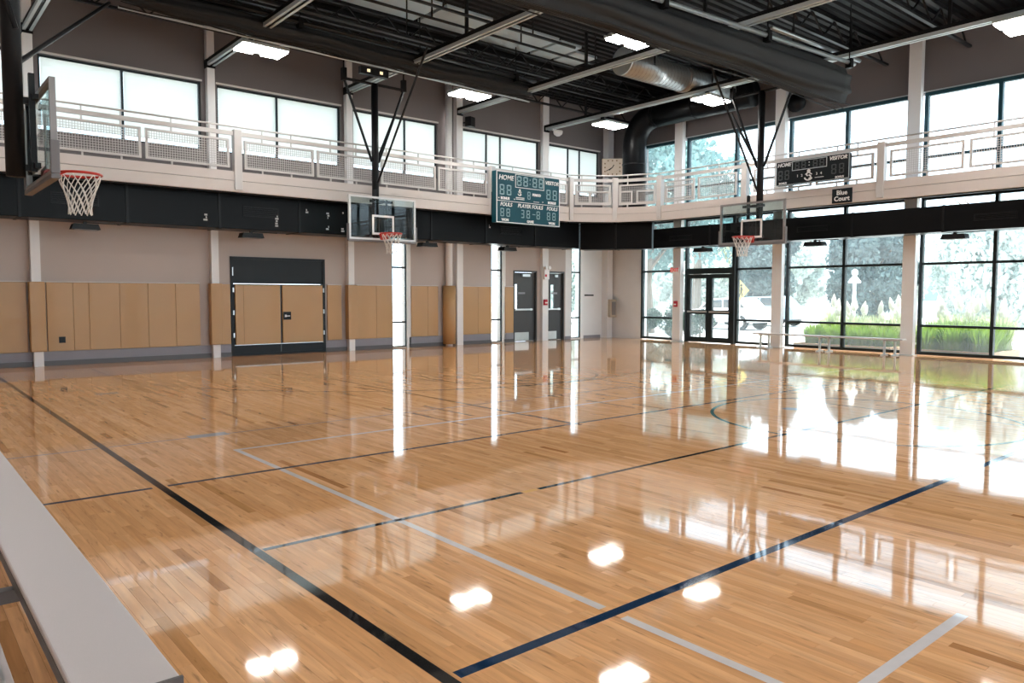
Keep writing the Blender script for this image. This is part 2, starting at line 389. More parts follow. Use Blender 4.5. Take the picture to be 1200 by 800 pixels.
for x, y, a, b in ((2.66, 8.17, 0.20, 0.09), (2.62, 12.6, 0.16, 0.09)):
    B(x-a, x+a, y-b, y+b, 0.0005, 0.0012).build('floor_plate', 'plate', floor)
for x, y in ((9.2, 5.19), (9.19, 3.37)):
    MB().ring(x, y, 0.0, 0.11, 0, 0.001, n=24).build('floor_plate', 'plate', floor)

# ------------------------------------------------------------------ ceiling
def build_ceiling():
    mb = MB(); y = Y0-0.2; poly = []
    while y < Y1+0.3:
        poly += [(y, 7.87), (y+0.10, 7.87), (y+0.13, 7.93), (y+0.20, 7.93)]; y += 0.23
    k = len(poly)
    vs = [(X0-0.2, p, z) for p, z in poly] + [(X1+0.2, p, z) for p, z in poly]
    mb.add(vs, [(i, i+1, i+1+k, i+k) for i in range(k-1)])
    mb.box(X0-0.2, X1+0.2, Y0-0.2, Y1+0.3, 7.96, 8.1)
    c = mb.build('ceiling', 'deck_black'); tag(c, None, None, None, 'structure')
    for x0, x1, y0, y1 in ((7.6, 9.55, 13.64, 14.8), (9.66, 10.93, 13.64, 14.8), (11.47, 13.0, 13.64, 14.86), (13.12, 13.83, 13.7, 14.86), (13.95, 14.73, 14.03, 14.9)):
        q = 1.02; mb = MB().box(x0*q, x1*q, y0*q, y1*q, 7.80, 7.87)
        mb.build('ceiling_panel', 'panel_grey', c, bevel=0.008, label='pale grey ceiling panel between the dark joists')
build_ceiling()
def roof_beam(x):
    r = root('roof_beam', 'pale grey double steel roof beam running across under the black ceiling', 'beam', (x, Y1, 6.78), 0, 'roof beams across the hall')
    y0 = Y0-Y1
    for e in (-1, 1):
        MB().box(min(e*0.03, e*0.085), max(e*0.03, e*0.085), y0, -0.05, 0.0, 0.012).box(min(e*0.075, e*0.085), max(e*0.075, e*0.085), y0, -0.05, 0.012, 0.075).build('channel', 'beam_grey', r)
    MB().box(-0.03, 0.03, y0, -0.05, 0.03, 0.06).box(-0.074, 0.074, y0, -0.05, 0.06, 0.16).build('web', 'black_steel', r)
    B(-0.10, 0.10, -0.19, -0.0, -0.05, 0.14).build('end_plate', 'black_steel', r)
    y = -1.9
    while y > y0: B(-0.03, 0.03, y-0.03, y+0.03, 0.16, 1.0).build('hanger', 'joist_black', r); y -= 3.4
for x in COLX: roof_beam(x)
def roof_joist(y):
    r = root('roof_joist', 'black open web steel joist under the ceiling deck', 'joist', (0, y, 7.3), 0, 'open web roof joists')
    B(X0, X1-0.1, -0.05, 0.05, 0.46, 0.55).build('top_chord', 'joist_black', r)
    B(X0, X1-0.1, -0.04, 0.04, 0.0, 0.05).build('bottom_chord', 'joist_black', r)
    mb = MB(); x = X0+0.2; up = True
    while x < X1-0.7:
        z = (0.03, 0.48) if up else (0.48, 0.03)
        mb.bar((x, 0, z[0]), (x+0.5, 0, z[1]), 0.03, 0.03, (0,1,0)); x += 0.5; up = not up
    mb.build('web', 'joist_black', r)
for y in (17.3, 15.75, 15.2, 8.8, 6.9, 5.0, 3.1, 1.2, -0.7, -2.6, -4.5, -6.4, -8.3): roof_joist(y)
# pipes under the ceiling
for name, p, q, r_, m, lab in (('sprinkler_pipe', (-1.5, 14.05, 6.98), (10.47, 14.05, 6.98), 0.045, 'joist_black', 'black pipe beside the pale ceiling panels, ending at a roof beam'),
        ('sprinkler_pipe', (-1.5, 12.7, 7.2), (12.6, 12.7, 7.2), 0.035, 'joist_black', 'thin black pipe above the silver duct end, below the joists'),
        ('sprinkler_pipe', (-1.5, 13.1, 7.12), (19.0, 13.1, 7.12), 0.03, 'joist_black', 'thin black pipe crossing over the silver spiral duct'),
        ('conduit', (14.4, 8.75, 7.02), (18.0, 8.62, 7.02), 0.045, 'galv', 'short silver pipe above the folded divider curtain end')):
    r = root(name, lab, 'pipe', p)
    d = Vector(q)-Vector(p)
    MB().tube([(0,0,0), d], r_, 8).build('pipe', m, r, True)
    L = d.length; k = 0.8
    while k < L:
        c = d.normalized()*k; B(c.x-0.012, c.x+0.012, c.y-0.012, c.y+0.012, 0, 7.9-p[2]).build('hanger', 'joist_black', r); k += 2.4

# ------------------------------------------------------------------ walls
SLITS = [(11.06, 11.53), (14.60, 15.03), (18.08, 18.52)]
UPB = [(-1.5, 2.36), (2.73, 5.98), (6.34, 9.54), (9.90, 12.62), (13.48, 16.58), (16.96, 19.4)]
def build_walls():
    op = [(a, b, 0.03, 3.9) for a, b in SLITS] + [(a, b, 4.86, 6.42) for a, b in UPB]
    low = [(6.56, 9.02, 0, 2.41), (15.50, 16.50, 0, 2.27), (16.93, 17.74, 0, 2.27)]
    wl = structure('wall_left')
    mb = MB(); wall_cells(mb, 'x', X0, 17.8, Y1, Y1+0.25, 0, 3.95, [o for o in op if o[3] < 4]+low); mb.build('lower_wall', 'wall_taupe', wl)
    mb = MB(); wall_cells(mb, 'x', 17.8, X1, Y1, Y1+0.25, 0, 3.95, [o for o in op if o[3] < 4]); mb.build('lower_wall', 'wall_pale', wl)
    mb = MB(); wall_cells(mb, 'x', X0, X1, Y1, Y1+0.25, 3.95, 8.0, [o for o in op if o[3] > 4]); mb.build('upper_wall', 'wall_upper', wl)
    # wall pads
    seg = [(2.73, 3.216), (3.216, 3.514), (3.514, 4.115), (4.115, 4.697), (4.697, 5.285), (5.285, 5.828), (6.342, 6.54), (9.075, 9.483),
           (9.913, 10.53), (10.53, 11.04), (11.66, 12.225), (12.225, 12.583), (13.40, 14.05), (14.05, 14.58), (15.13, 15.47)]
    x = 2.38
    while x > X0: seg.append((max(x-0.60, X0), x)); x -= 0.60
    for a, b in seg:
        B(a+0.002, b-0.002, Y1-0.055, Y1, 0.30, 1.74).build('wall_pad', 'pad_tan', wl, bevel=0.006)
    for a, b in ((X0, 5.83), (9.075, 9.483), (9.913, 11.04), (11.66, 12.583), (13.40, 14.58), (15.13, 15.47)):
        B(a, b, Y1-0.06, Y1, 1.745, 1.765).build('pad_cap', 'cap_white', wl)
    B(2.93, 3.05, Y1-0.066, Y1-0.05, 0.47, 0.60).build('wall_outlet', 'door_dark', wl)
    bl = structure('baseboard_left')
    for a, b in ((X0, 6.55), (9.03, 11.05), (11.6, 14.59), (15.11, 15.49)):
        B(a, b, Y1-0.03, Y1, 0, 0.29).build('base_panel', 'base_grey', bl)
        B(a, b, Y1-0.045, Y1-0.03, 0, 0.10).build('base_strip', 'aluminium_dark', bl)
    for a, b in ((17.78, 18.05), (18.58, 19.5)): B(a, b, Y1-0.02, Y1, 0, 0.10).build('base_strip', 'base_grey', bl)
    # right wall: solid corner piece, spandrels
    wr = structure('wall_right')
    B(X1, X1+0.25, 16.80, Y1+0.25, 0, 3.95).build('corner_wall', 'wall_pale', wr)
    B(X1, X1+0.25, 16.80, Y1+0.25, 3.95, 8.0).build('corner_wall', 'wall_upper', wr)
    B(X1, X1+0.25, Y0, 16.80, 6.46, 8.0).build('upper_wall', 'wall_upper', wr)
    B(X1, X1+0.2, Y0, 16.80, 3.92, 4.12).build('spandrel', 'frame_dark', wr)
    ws = structure('wall_south'); fill_bays = [(-1.2+4.2*k, 2.5+4.2*k) for k in range(5)]  # window bays in this unseen wall are added to throw daylight on the padded wall
    mb = MB(); wall_cells(mb, 'x', X0-0.2, X1+0.2, Y0-0.25, Y0, 0, 8.0, [(a, b, 0.03, 3.9) for a, b in fill_bays]+[(a, b, 4.12, 6.46) for a, b in fill_bays]); mb.build('wall_panel', 'wall_taupe', ws)
    for a, b in fill_bays:
        for z0, z1 in ((0.03, 3.9), (4.12, 6.46)):
            MB().frame(a, b, Y0-0.18, Y0-0.06, z0, z1, 0.075).box((a+b)/2-0.04, (a+b)/2+0.04, Y0-0.17, Y0-0.07, z0+0.075, z1-0.075).build('window_frame', 'frame_dark', ws)
            B(a+0.075, b-0.075, Y0-0.125, Y0-0.117, z0+0.075, z1-0.075).build('pane', 'window_glass', ws)
    ww = structure('wall_west'); B(X0-0.25, X0, Y0, Y1+0.25, 0, 8.0).build('wall_panel', 'wall_taupe', ww)
    t = structure('trim_1')
    for a, b in UPB: B(a-0.02, b+0.02, Y1-0.03, Y1+0.02, 6.43, 6.47).build('head_trim', 'cap_white', t)
    t = structure('trim_2'); B(X1-0.02, X1, Y0, 16.8, 6.47, 6.50).build('head_trim', 'beam_grey', t)
build_walls()

# columns
def column(loc, wd, dp, label, group, pad=None, mats='steel_white'):
    r = root('column', label, 'column', loc, 0, group)
    mb = MB().box(-wd/2, -wd/2+0.03, -dp, 0, 0, 7.86).box(wd/2-0.03, wd/2, -dp, 0, 0, 7.86).box(-wd/2+0.03, wd/2-0.03, -dp+0.0, -dp+0.03, 0, 7.86).box(-wd/2+0.03, wd/2-0.03, -0.03, 0, 0, 7.86)
    mb.build('shaft', mats, r)
    if pad:
        B(-pad/2, pad/2, -dp-0.07, -dp, 0.31, 1.75).build('column_pad', 'pad_tan', r, bevel=0.015)
        B(-pad/2-0.0, -wd/2, -dp, -0.06, 0.31, 1.75).build('column_pad', 'pad_tan', r, bevel=0.012)
        B(wd/2, pad/2, -dp, -0.06, 0.31, 1.75).build('column_pad', 'pad_tan', r, bevel=0.012)
    return r
for x in COLX[:3]:
    column((x, Y1, 0), 0.17, 0.17, 'white steel column with a tan padded sleeve against the taupe wall', 'padded wall columns', 0.28)
column((COLX[3], Y1, 0), 0.22, 0.16, 'white square steel column beside the round column on the padded wall', None)
column((COLX[4], Y1, 0), 0.26, 0.13, 'white steel column between the two dark grey doors', None)
column((19.72, Y1, 0), 0.26, 0.26, 'white steel column in the corner by the clock', None)
r = root('round_column', 'round white steel column with a tan padded sleeve on the padded wall', 'column', (12.90, Y1-0.16, 0))
MB().tube([(0,0,0), (0,0,7.86)], 0.10, 24).build('shaft', 'steel_white', r, True)
MB().tube([(0,0,0.05), (0,0,1.76)], 0.19, 28).build('column_pad', 'pad_tan', r, True)
for y in COLY:
    r = root('column', 'pale steel column between tall window bays of the glazed wall', 'column', (X1-0.14, y, 0), 0, 'columns of the glazed wall')
    MB().box(-0.16, 0.0, -0.15, -0.12, 0, 7.86).box(-0.16, 0.0, 0.12, 0.15, 0, 7.86).box(-0.16, -0.13, -0.12, 0.12, 0, 7.86).box(-0.03, 0.0, -0.12, 0.12, 0, 7.86).build('shaft', 'steel_white', r)
    B(-0.20, 0.04, -0.19, 0.19, 0, 0.025).build('base_plate', 'beam_grey', r)

# ------------------------------------------------------------------ windows
WN = [0]
def window_y(y0, y1, z0, z1, ms, ts, mw=0.075, lower=True):
    """window in the right wall (plane x = X1): vertical mullions ms, transoms ts"""
    fm = 'frame_dark' if z0 < 2 else 'frame_flare'; WN[0] += 1; r = structure('window_%d' % WN[0])
    a, b = X1-0.06, X1+0.06
    mb = MB().box(a, b, y0, y0+mw, z0, z1).box(a, b, y1-mw, y1, z0, z1).box(a, b, y0+mw, y1-mw, z0, z0+mw).box(a, b, y0+mw, y1-mw, z1-mw, z1)
    mb.build('window_frame', fm, r)
    for m in ms: B(a-0.01, b, m-mw/2, m+mw/2, z0+mw, z1-mw).build('mullion', fm, r)
    ys = [y0+mw] + [v for m in ms for v in (m-mw/2, m+mw/2)] + [y1-mw]
    zs = [z0+mw] + [v for t in ts for v in (t-0.03, t+0.03)] + [z1-mw]
    for i in range(0, len(ys), 2):
        for t in ts: B(a, b, ys[i], ys[i+1], t-0.03, t+0.03).build('transom', fm, r)
        for j in range(0, len(zs), 2):
            B(X1-0.004, X1+0.004, ys[i], ys[i+1], zs[j], zs[j+1]).build('pane', 'veil_glass', r)
def window_x(x0, x1, z0, z1, ms, ts, mw=0.05, blind=False):
    WN[0] += 1; r = structure('window_%d' % WN[0]); y = Y1+0.12 if blind else Y1+0.035
    MB().frame(x0, x1, y-(0.05 if blind else 0.025), y+(0.05 if blind else 0.025), z0, z1, mw if blind else 0.025).build('window_frame', 'frame_dark', r)
    if not blind: B(x1, x1+0.13, Y1-0.03, Y1, 0, z1).build('window_jamb', 'steel_white', r)
    for m in ms: B(m-0.025, m+0.025, y-0.05, y+0.05, z0+mw, z1-mw).build('mullion', 'frame_dark', r)
    if not blind: mw = 0.025
    xs = [x0+mw] + [v for m in ms for v in (m-0.025, m+0.025)] + [x1-mw]
    zs = [z0+mw] + [v for t in ts for v in (t-0.025, t+0.025)] + [z1-mw]
    for i in range(0, len(xs), 2):
        for t in ts: B(xs[i], xs[i+1], y-0.025, y+0.025, t-0.025, t+0.025).build('transom', 'frame_dark', r)
        for j in range(0, len(zs), 2):
            B(xs[i], xs[i+1], y-0.004, y+0.004, zs[j], zs[j+1]).build('pane', 'window_glass', r)
        if blind:
            B(xs[i]+0.01, xs[i+1]-0.01, y-0.030, y-0.026, z0+mw+0.10, z1-mw).build('roller_blind', 'blind', r)
            B(xs[i]+0.01, xs[i+1]-0.01, y-0.040, y-0.02, z0+mw+0.08, z0+mw+0.10).build('blind_rail', 'white_paint', r)
T1, T2 = 0.745, 2.28
window_y(15.28, 16.80, 0.03, 3.92, [], [T1, T2])
window_y(11.77, 13.12, 0.03, 3.92, [], [T1, T2])
for i in range(1, len(COLY)-1):
    y1, y0 = COLY[i]-0.15, COLY[i+1]+0.15
    window_y(y0, y1, 0.03, 3.92, [(y0+y1)/2-0.03], [T1, T2])
window_y(Y0, COLY[-1]-0.15, 0.03, 3.92, [-8.0], [T1, T2])
window_y(15.28, 16.80, 4.12, 6.46, [], [4.89], 0.09)
for i in range(0, len(COLY)-1):
    y1, y0 = COLY[i]-0.15, COLY[i+1]+0.15
    window_y(y0, y1, 4.12, 6.46, [(y0+y1)/2-0.02 if i else 13.18], [4.89], 0.09)
window_y(Y0, COLY[-1]-0.15, 4.12, 6.46, [-8.0], [4.89], 0.09)
for a, b in SLITS: window_x(a, b, 0.03, 3.9, [], [0.72, 2.26])
UPM = [[0.6], [4.32], [7.83], [11.55], [14.47, 15.02], [17.95, 18.5]]
for (a, b), m in zip(UPB, UPM): window_x(a, b, 4.86, 6.42, m, [], 0.045, True)

# ------------------------------------------------------------------ doors
def build_doors():
    # padded double door
    d = structure('door_1')
    MB().frame(6.56, 9.02, Y1-0.04, Y1+0.1, 0.0, 2.41, 0.06).build('door_frame', 'door_dark', d)
    B(6.62, 8.96, Y1-0.01, Y1+0.05, 1.76, 2.35).build('transom_panel', 'door_dark', d)
    for a, b in ((6.63, 7.80), (7.815, 8.95)):
        lf = B(a, b, Y1-0.02, Y1+0.04, 0.06, 1.75).build('door_leaf', 'door_dark', d)
        B(a+0.02, b-0.02, Y1-0.075, Y1-0.02, 0.275, 1.725).build('door_pad', 'pad_tan', lf, bevel=0.01)
        B(a+0.0, b-0.0, Y1-0.03, Y1-0.02, 0.255, 0.27).build('steel_strip', 'satin_steel', lf)
        for z in (0.45, 1.0, 1.55): B((6.60 if a < 7 else 8.955), (6.63 if a < 7 else 8.98), Y1-0.06, Y1-0.02, z, z+0.11).build('hinge', 'satin_steel', lf)
    B(6.85, 6.853, Y1-0.078, Y1-0.073, 0.29, 1.71).build('pad_seam', 'pad_seam', d)
    B(7.85, 8.05, Y1-0.09, Y1-0.06, 0.86, 1.06).build('lock_plate', 'black_steel', d)
    MB().box(7.88, 7.92, Y1-0.12, Y1-0.09, 0.93, 0.99).box(7.92, 8.01, Y1-0.12, Y1-0.10, 0.945, 0.965).build('door_handle', 'white_paint', d)
    B(6.60, 6.62, Y1-0.05, Y1-0.02, 1.95, 2.15).build('hinge', 'satin_steel', d)
    for k, (a, b, lx, wide) in enumerate(((15.50, 16.50, 15.57, 0.16), (16.93, 17.74, 17.18, 0.15))):
        d = structure('door_%d' % (k+2))
        MB().box(a, a+0.05, Y1-0.02, Y1+0.12, 0, 2.27).box(b-0.05, b, Y1-0.02, Y1+0.12, 0, 2.27).box(a+0.05, b-0.05, Y1-0.02, Y1+0.12, 2.22, 2.27).build('door_frame', 'door_grey', d)
        mb = MB(); wall_cells(mb, 'x', a+0.05, b-0.05, Y1+0.06, Y1+0.10, 0.01, 2.21, [(lx, lx+wide, 1.05, 1.83)])
        lf = mb.build('door_leaf', 'door_grey', d)
        B(lx, lx+wide, Y1+0.075, Y1+0.082, 1.05, 1.83).build('door_pane', 'window_glass', lf)
        mb = MB().box(a+0.08, b-0.18, Y1-0.02, Y1+0.03, 1.0, 1.05).box(a+0.08, a+0.14, Y1+0.02, Y1+0.06, 0.99, 1.06).box(b-0.24, b-0.18, Y1+0.02, Y1+0.06, 0.99, 1.06)
        mb.build('push_bar', 'satin_steel', lf)
        B(a+0.07, b-0.30, Y1+0.045, Y1+0.06, 0.03, 0.29).build('kick_plate', 'satin_steel', lf)
        B(a+0.40, b-0.28, Y1+0.0, Y1+0.06, 2.08, 2.16).build('door_closer', 'satin_steel', lf)
        B(a+0.26, a+0.54, Y1+0.05, Y1+0.06, 1.52, 1.58).build('notice_plate', 'base_grey', lf)
    # glazed double door in the right wall
    d = structure('door_4'); a, b = X1-0.07, X1+0.07
    y0, y1 = 13.16, 14.98
    MB().box(a, b, y0, y0+0.08, 0, 3.92).box(a, b, y1-0.08, y1, 0, 3.92).box(a, b, y0+0.08, y1-0.08, 2.16, 2.34).box(a, b, y0+0.08, y1-0.08, 3.84, 3.92).build('door_frame', 'frame_dark', d)
    B(X1-0.004, X1+0.004, y0+0.08, y1-0.08, 2.34, 3.84).build('pane', 'veil_glass', d)
    m = (y0+y1)/2
    for p, q in ((y0+0.09, m-0.005), (m+0.005, y1-0.09)):
        s = 0.11
        lf = MB().box(a+0.02, b-0.02, p, p+s, 0.02, 2.15).box(a+0.02, b-0.02, q-s, q, 0.02, 2.15).box(a+0.02, b-0.02, p+s, q-s, 0.02, 0.18).box(a+0.02, b-0.02, p+s, q-s, 0.90, 1.03).box(a+0.02, b-0.02, p+s, q-s, 2.02, 2.15).build('door_leaf', 'frame_dark', d)
        B(X1-0.004, X1+0.004, p+s, q-s, 0.18, 0.90).build('pane', 'veil_glass', lf); B(X1-0.004, X1+0.004, p+s, q-s, 1.03, 2.02).build('pane', 'veil_glass', lf)
        B(a-0.05, a+0.0, p+0.05, q-0.05, 0.95, 1.0).build('push_bar', 'satin_steel', lf)
build_doors()

# ------------------------------------------------------------------ balcony (running track)
ZF0, ZF1 = 3.74, 4.18
PATH = [(X0, 16.7), (16.42, 16.7), (17.58, 15.93), (18.2, 14.67), (18.2, Y0)]
def build_balcony():
    r = root('balcony', 'pale running track balcony wrapping round two sides of the hall', 'balcony', (0,0,0), 0, None, 'structure')
    top = MB(); bot = MB()
    poly = [(p[0], p[1]) for p in PATH] + [(X1, Y0), (X1, Y1), (X0, Y1)]
    def slab(z0, z1):
        n = len(poly); return MB().add([(x,y,z0) for x,y in poly]+[(x,y,z1) for x,y in poly],
            [tuple(range(n)), tuple(range(2*n-1, n-1, -1))]+[(i, i+n, (i+1)%n+n, (i+1)%n) for i in range(n)])
    slab(4.02, 4.10).build('deck', 'base_grey', r)
    slab(3.93, 4.015).build('soffit', 'deck_black', r)
    for i in range(len(PATH)-1):
        p, q = Vector(PATH[i]+(0,)), Vector(PATH[i+1]+(0,)); d = (q-p).normalized(); nrm = Vector((d.y, -d.x, 0))
        p2, q2 = p - d*0.0, q + d*0.0
        MB().bar(p2+Vector((0,0,(ZF0+3.975)/2)), q2+Vector((0,0,(ZF0+3.975)/2)), 0.10, 3.975-ZF0).build('fascia_board', 'fascia', r)
        MB().bar(p2+Vector((0,0,(3.985+ZF1)/2)), q2+Vector((0,0,(3.985+ZF1)/2)), 0.10, ZF1-3.985).build('fascia_board', 'fascia', r)
        # steel edge angle under the fascia
        MB().bar(p2-nrm*(-0.12)*-1+Vector((0,0,ZF0-0.01)), q2-nrm*(-0.12)*-1+Vector((0,0,ZF0-0.01)), 0.16, 0.02).build('edge_angle', 'black_steel', r)
    return r
build_balcony()

def rail(name, label, p, q, frames, stubs, posts, inner=None):
    """railing from p to q along local x; frames: (a,b) spans; posts: a positions"""
    d = Vector((q[0]-p[0], q[1]-p[1], 0)); L = d.length; ang = math.atan2(d.y, d.x)
    r = root(name, label, 'railing', (p[0], p[1], ZF1), ang)
    MB().tube([(0,0,0.97), (L,0,0.97)], 0.020, 8).build('top_rail', 'rail_white', r, True)
    B(0, L, -0.02, 0.02, 0.775, 0.865).build('flat_rail', 'rail_white', r)
    for a in posts:
        B(a-0.085, a+0.085, -0.085, 0.085, -0.40, 0.90).build('post', 'rail_white', r, bevel=0.008)
    for k, (a, b) in enumerate(frames):
        f = MB().frame(a, b, -0.022, 0.022, 0.075, 0.69, 0.05, 0.045).build('rail_frame', 'rail_white', r)
        mb = MB(); x = a+0.05+0.025
        while x < b-0.05:
            mb.box(x-0.0045, x+0.0045, -0.004, 0.004, 0.12, 0.645); x += 0.05
        z = 0.145
        while z < 0.645:
            mb.box(a+0.05, b-0.05, -0.0035, 0.0035, z-0.0045, z+0.0045); z += 0.05
        o = mb.build('wire_mesh', 'rail_white', f); o['kind'] = 'stuff'
        if inner and inner.get(k):
            for (c0, c1, e0, e1) in inner[k]:
                ia, ib = a+(b-a)*c0, a+(b-a)*c1
                MB().frame(ia, ib, -0.02, 0.02, e0, e1, 0.04).build('inner_frame', 'rail_white', f)
    for s in stubs:
        MB().box(s-0.018, s+0.018, -0.015, 0.015, 0.0, 0.075).build('stub', 'rail_white', r)
        MB().box(s-0.016, s+0.016, -0.012, 0.012, 0.69, 0.775).build('stub', 'rail_white', r)
        MB().box(s-0.012, s+0.012, -0.012, 0.012, 0.865, 0.955).build('stub', 'rail_white', r)
def frames_in(a, b, n, gap=0.08):
    wd = (b-a)/n; return [(a+i*wd+gap/2, a+(i+1)*wd-gap/2) for i in range(n)]
px = lambda v: v - X0
fr = frames_in(px(-1.05), px(6.06), 4) + frames_in(px(6.31), px(13.19), 4) + frames_in(px(13.46), px(16.30), 2)
fr = [(px(-1.5), px(-1.1))] + fr
rail('balcony_railing', 'white balcony railing with mesh frames along the wall of blinded windows', PATH[0], PATH[1], fr,
     [px(v) for v in (-0.5, 0.4, 1.3, 2.2, 3.18, 3.875, 4.83, 5.6, 6.755, 7.438, 8.42, 9.10, 9.95, 10.9, 11.9, 12.7, 14.1, 15.6)], [px(6.19), px(13.32), px(16.40)])
s1 = math.dist(PATH[1], PATH[2]); s2 = math.dist(PATH[2], PATH[3])
rail('balcony_railing', 'short white balcony railing piece in front of the square clock', PATH[1], PATH[2], [(0.14, s1-0.13)], [0.35, s1-0.35], [s1], {0: [(0.05, 0.42, 0.12, 0.50), (0.42, 0.97, 0.12, 0.50)]})
rail('balcony_railing', 'short white balcony railing piece in front of the black standing duct', PATH[2], PATH[3], [(0.13, s2-0.13)], [0.4, s2-0.4], [], {0: [(0.03, 0.36, 0.12, 0.50), (0.48, 0.97, 0.12, 0.50)]})
qy = lambda v: 14.67 - v
fr = [(qy(14.50), qy(13.42)), (qy(13.30), qy(12.02)), (qy(11.50), qy(9.85)), (qy(9.74), qy(8.30)), (qy(7.93), qy(6.36)), (qy(6.25), qy(4.70)), (qy(4.3), qy(2.75)), (qy(2.65), qy(1.1)), (qy(0.7), qy(-0.9)), (qy(-1.0), qy(-2.5))]
rail('balcony_railing', 'white balcony railing along the tall unshaded windows, carrying the black scoreboard', PATH[3], PATH[4], fr,
     [qy(v) for v in (14.0, 12.6, 11.1, 10.2, 9.2, 8.7, 7.1, 5.8, 3.5, 1.9, 0.0, -1.8)], [0.0, qy(11.76), qy(8.12), qy(4.5), qy(0.9), qy(-2.7), qy(-6.3)], {0: [(0.05, 0.95, 0.16, 0.55)]})

# ------------------------------------------------------------------ black air duct below the balcony
def air_duct(name, label, p, q, d0, d1, z0, z1, n, grilles=True):
    d = Vector((q[0]-p[0], q[1]-p[1], 0)); L = d.length; ang = math.atan2(d.y, d.x)
    r = root(name, label, 'duct', (p[0], p[1], z0), ang); h = z1-z0
    wd = L/n
    for i in range(n):
        a, b = i*wd+0.006, (i+1)*wd-0.006
        s = B(a, b, d0, d1, 0, h).build('duct_section', 'black_duct', r, bevel=0.01)
        B(b-0.02, b+0.032 if i < n-1 else b, d0-0.018, d1+0.01, -0.012, h+0.01).build('duct_flange', 'black_steel', r)
        if grilles and i % 2 == 0:
            c = (a+b)/2
            mb = MB().frame(c-0.42, c+0.42, d0-0.016, d0, h*0.34, h*0.60, 0.022)
            for k in range(4): mb.box(c-0.40, c+0.40, d0-0.012, d0, h*(0.38+0.05*k), h*(0.38+0.05*k)+0.008)
            mb.build('grille', 'black_steel', s)
    return r
dl = air_duct('air_duct', 'long black rectangular air duct below the balcony by the padded wall', (X0, 17.2), (17.3, 17.2), 0.0, 0.75, 2.98, 3.86, 10)
mb = MB()
for x, z, k in ((5.62, 3.12, 3), (7.25, 3.08, 5), (8.0, 3.45, 2), (8.55, 3.35, 3), (8.55, 3.08, 2), (8.95, 3.5, 1), (8.95, 3.05, 2), (13.6, 3.42, 2)):
    for j in range(k):
        mb.box(x+random.uniform(-0.03, 0.03)+1.6, x+0.05+random.uniform(-0.02, 0.02)+1.6, -0.022, -0.019, z-2.98+j*0.055, z-2.98+j*0.055+0.04)
mb.build('tape_mark', 'duct_mark', dl)
air_duct('air_duct', 'long black rectangular air duct hung across the tall lower windows', (18.55, 15.2), (18.55, Y0), -0.0, 0.65, 2.94, 3.53, 12)
air_duct('air_duct', 'short angled black air duct in the corner under the curved balcony', (17.32, 17.15), (18.52, 15.22), 0.0, 0.6, 2.94, 3.84, 2, False)
for q in (0.5, 1.7): B(q-0.02, q+0.02, 0.25, 0.29, 0.90, 0.99).build('hanger', 'black_steel', bpy.data.objects['air_duct.002'])
def soffit_light(x, y, rz, label, group, z=2.80):
    r = root('soffit_light', label, 'light fixture', (x, y, z), rz, group)
    MB().prism([(-0.26, 0.0), (0.26, 0.0), (0.22, 0.11), (-0.22, 0.11)], -0.14, 0.14).build('housing', 'black_steel', r)
    B(-0.20, 0.20, -0.10, 0.10, -0.008, 0.0).build('lens', 'board_grey', r)
    MB().box(-0.03, 0.03, -0.03, 0.03, 0.11, 0.16).box(0.03, 0.62, -0.02, 0.02, 0.13, 0.15).build('bracket', 'black_steel', r)
for x in (-0.3, 3.31, 6.72, 11.6, 14.45): soffit_light(x, 17.35, 0, 'small black light box hung under the duct by the padded wall', 'light boxes under the padded wall duct')
for y in (13.4, 9.94, 6.63, 3.1, -0.4): soffit_light(18.62, y, -PI/2, 'small black light box hung under the duct by the windows', 'light boxes under the window duct', 2.765)

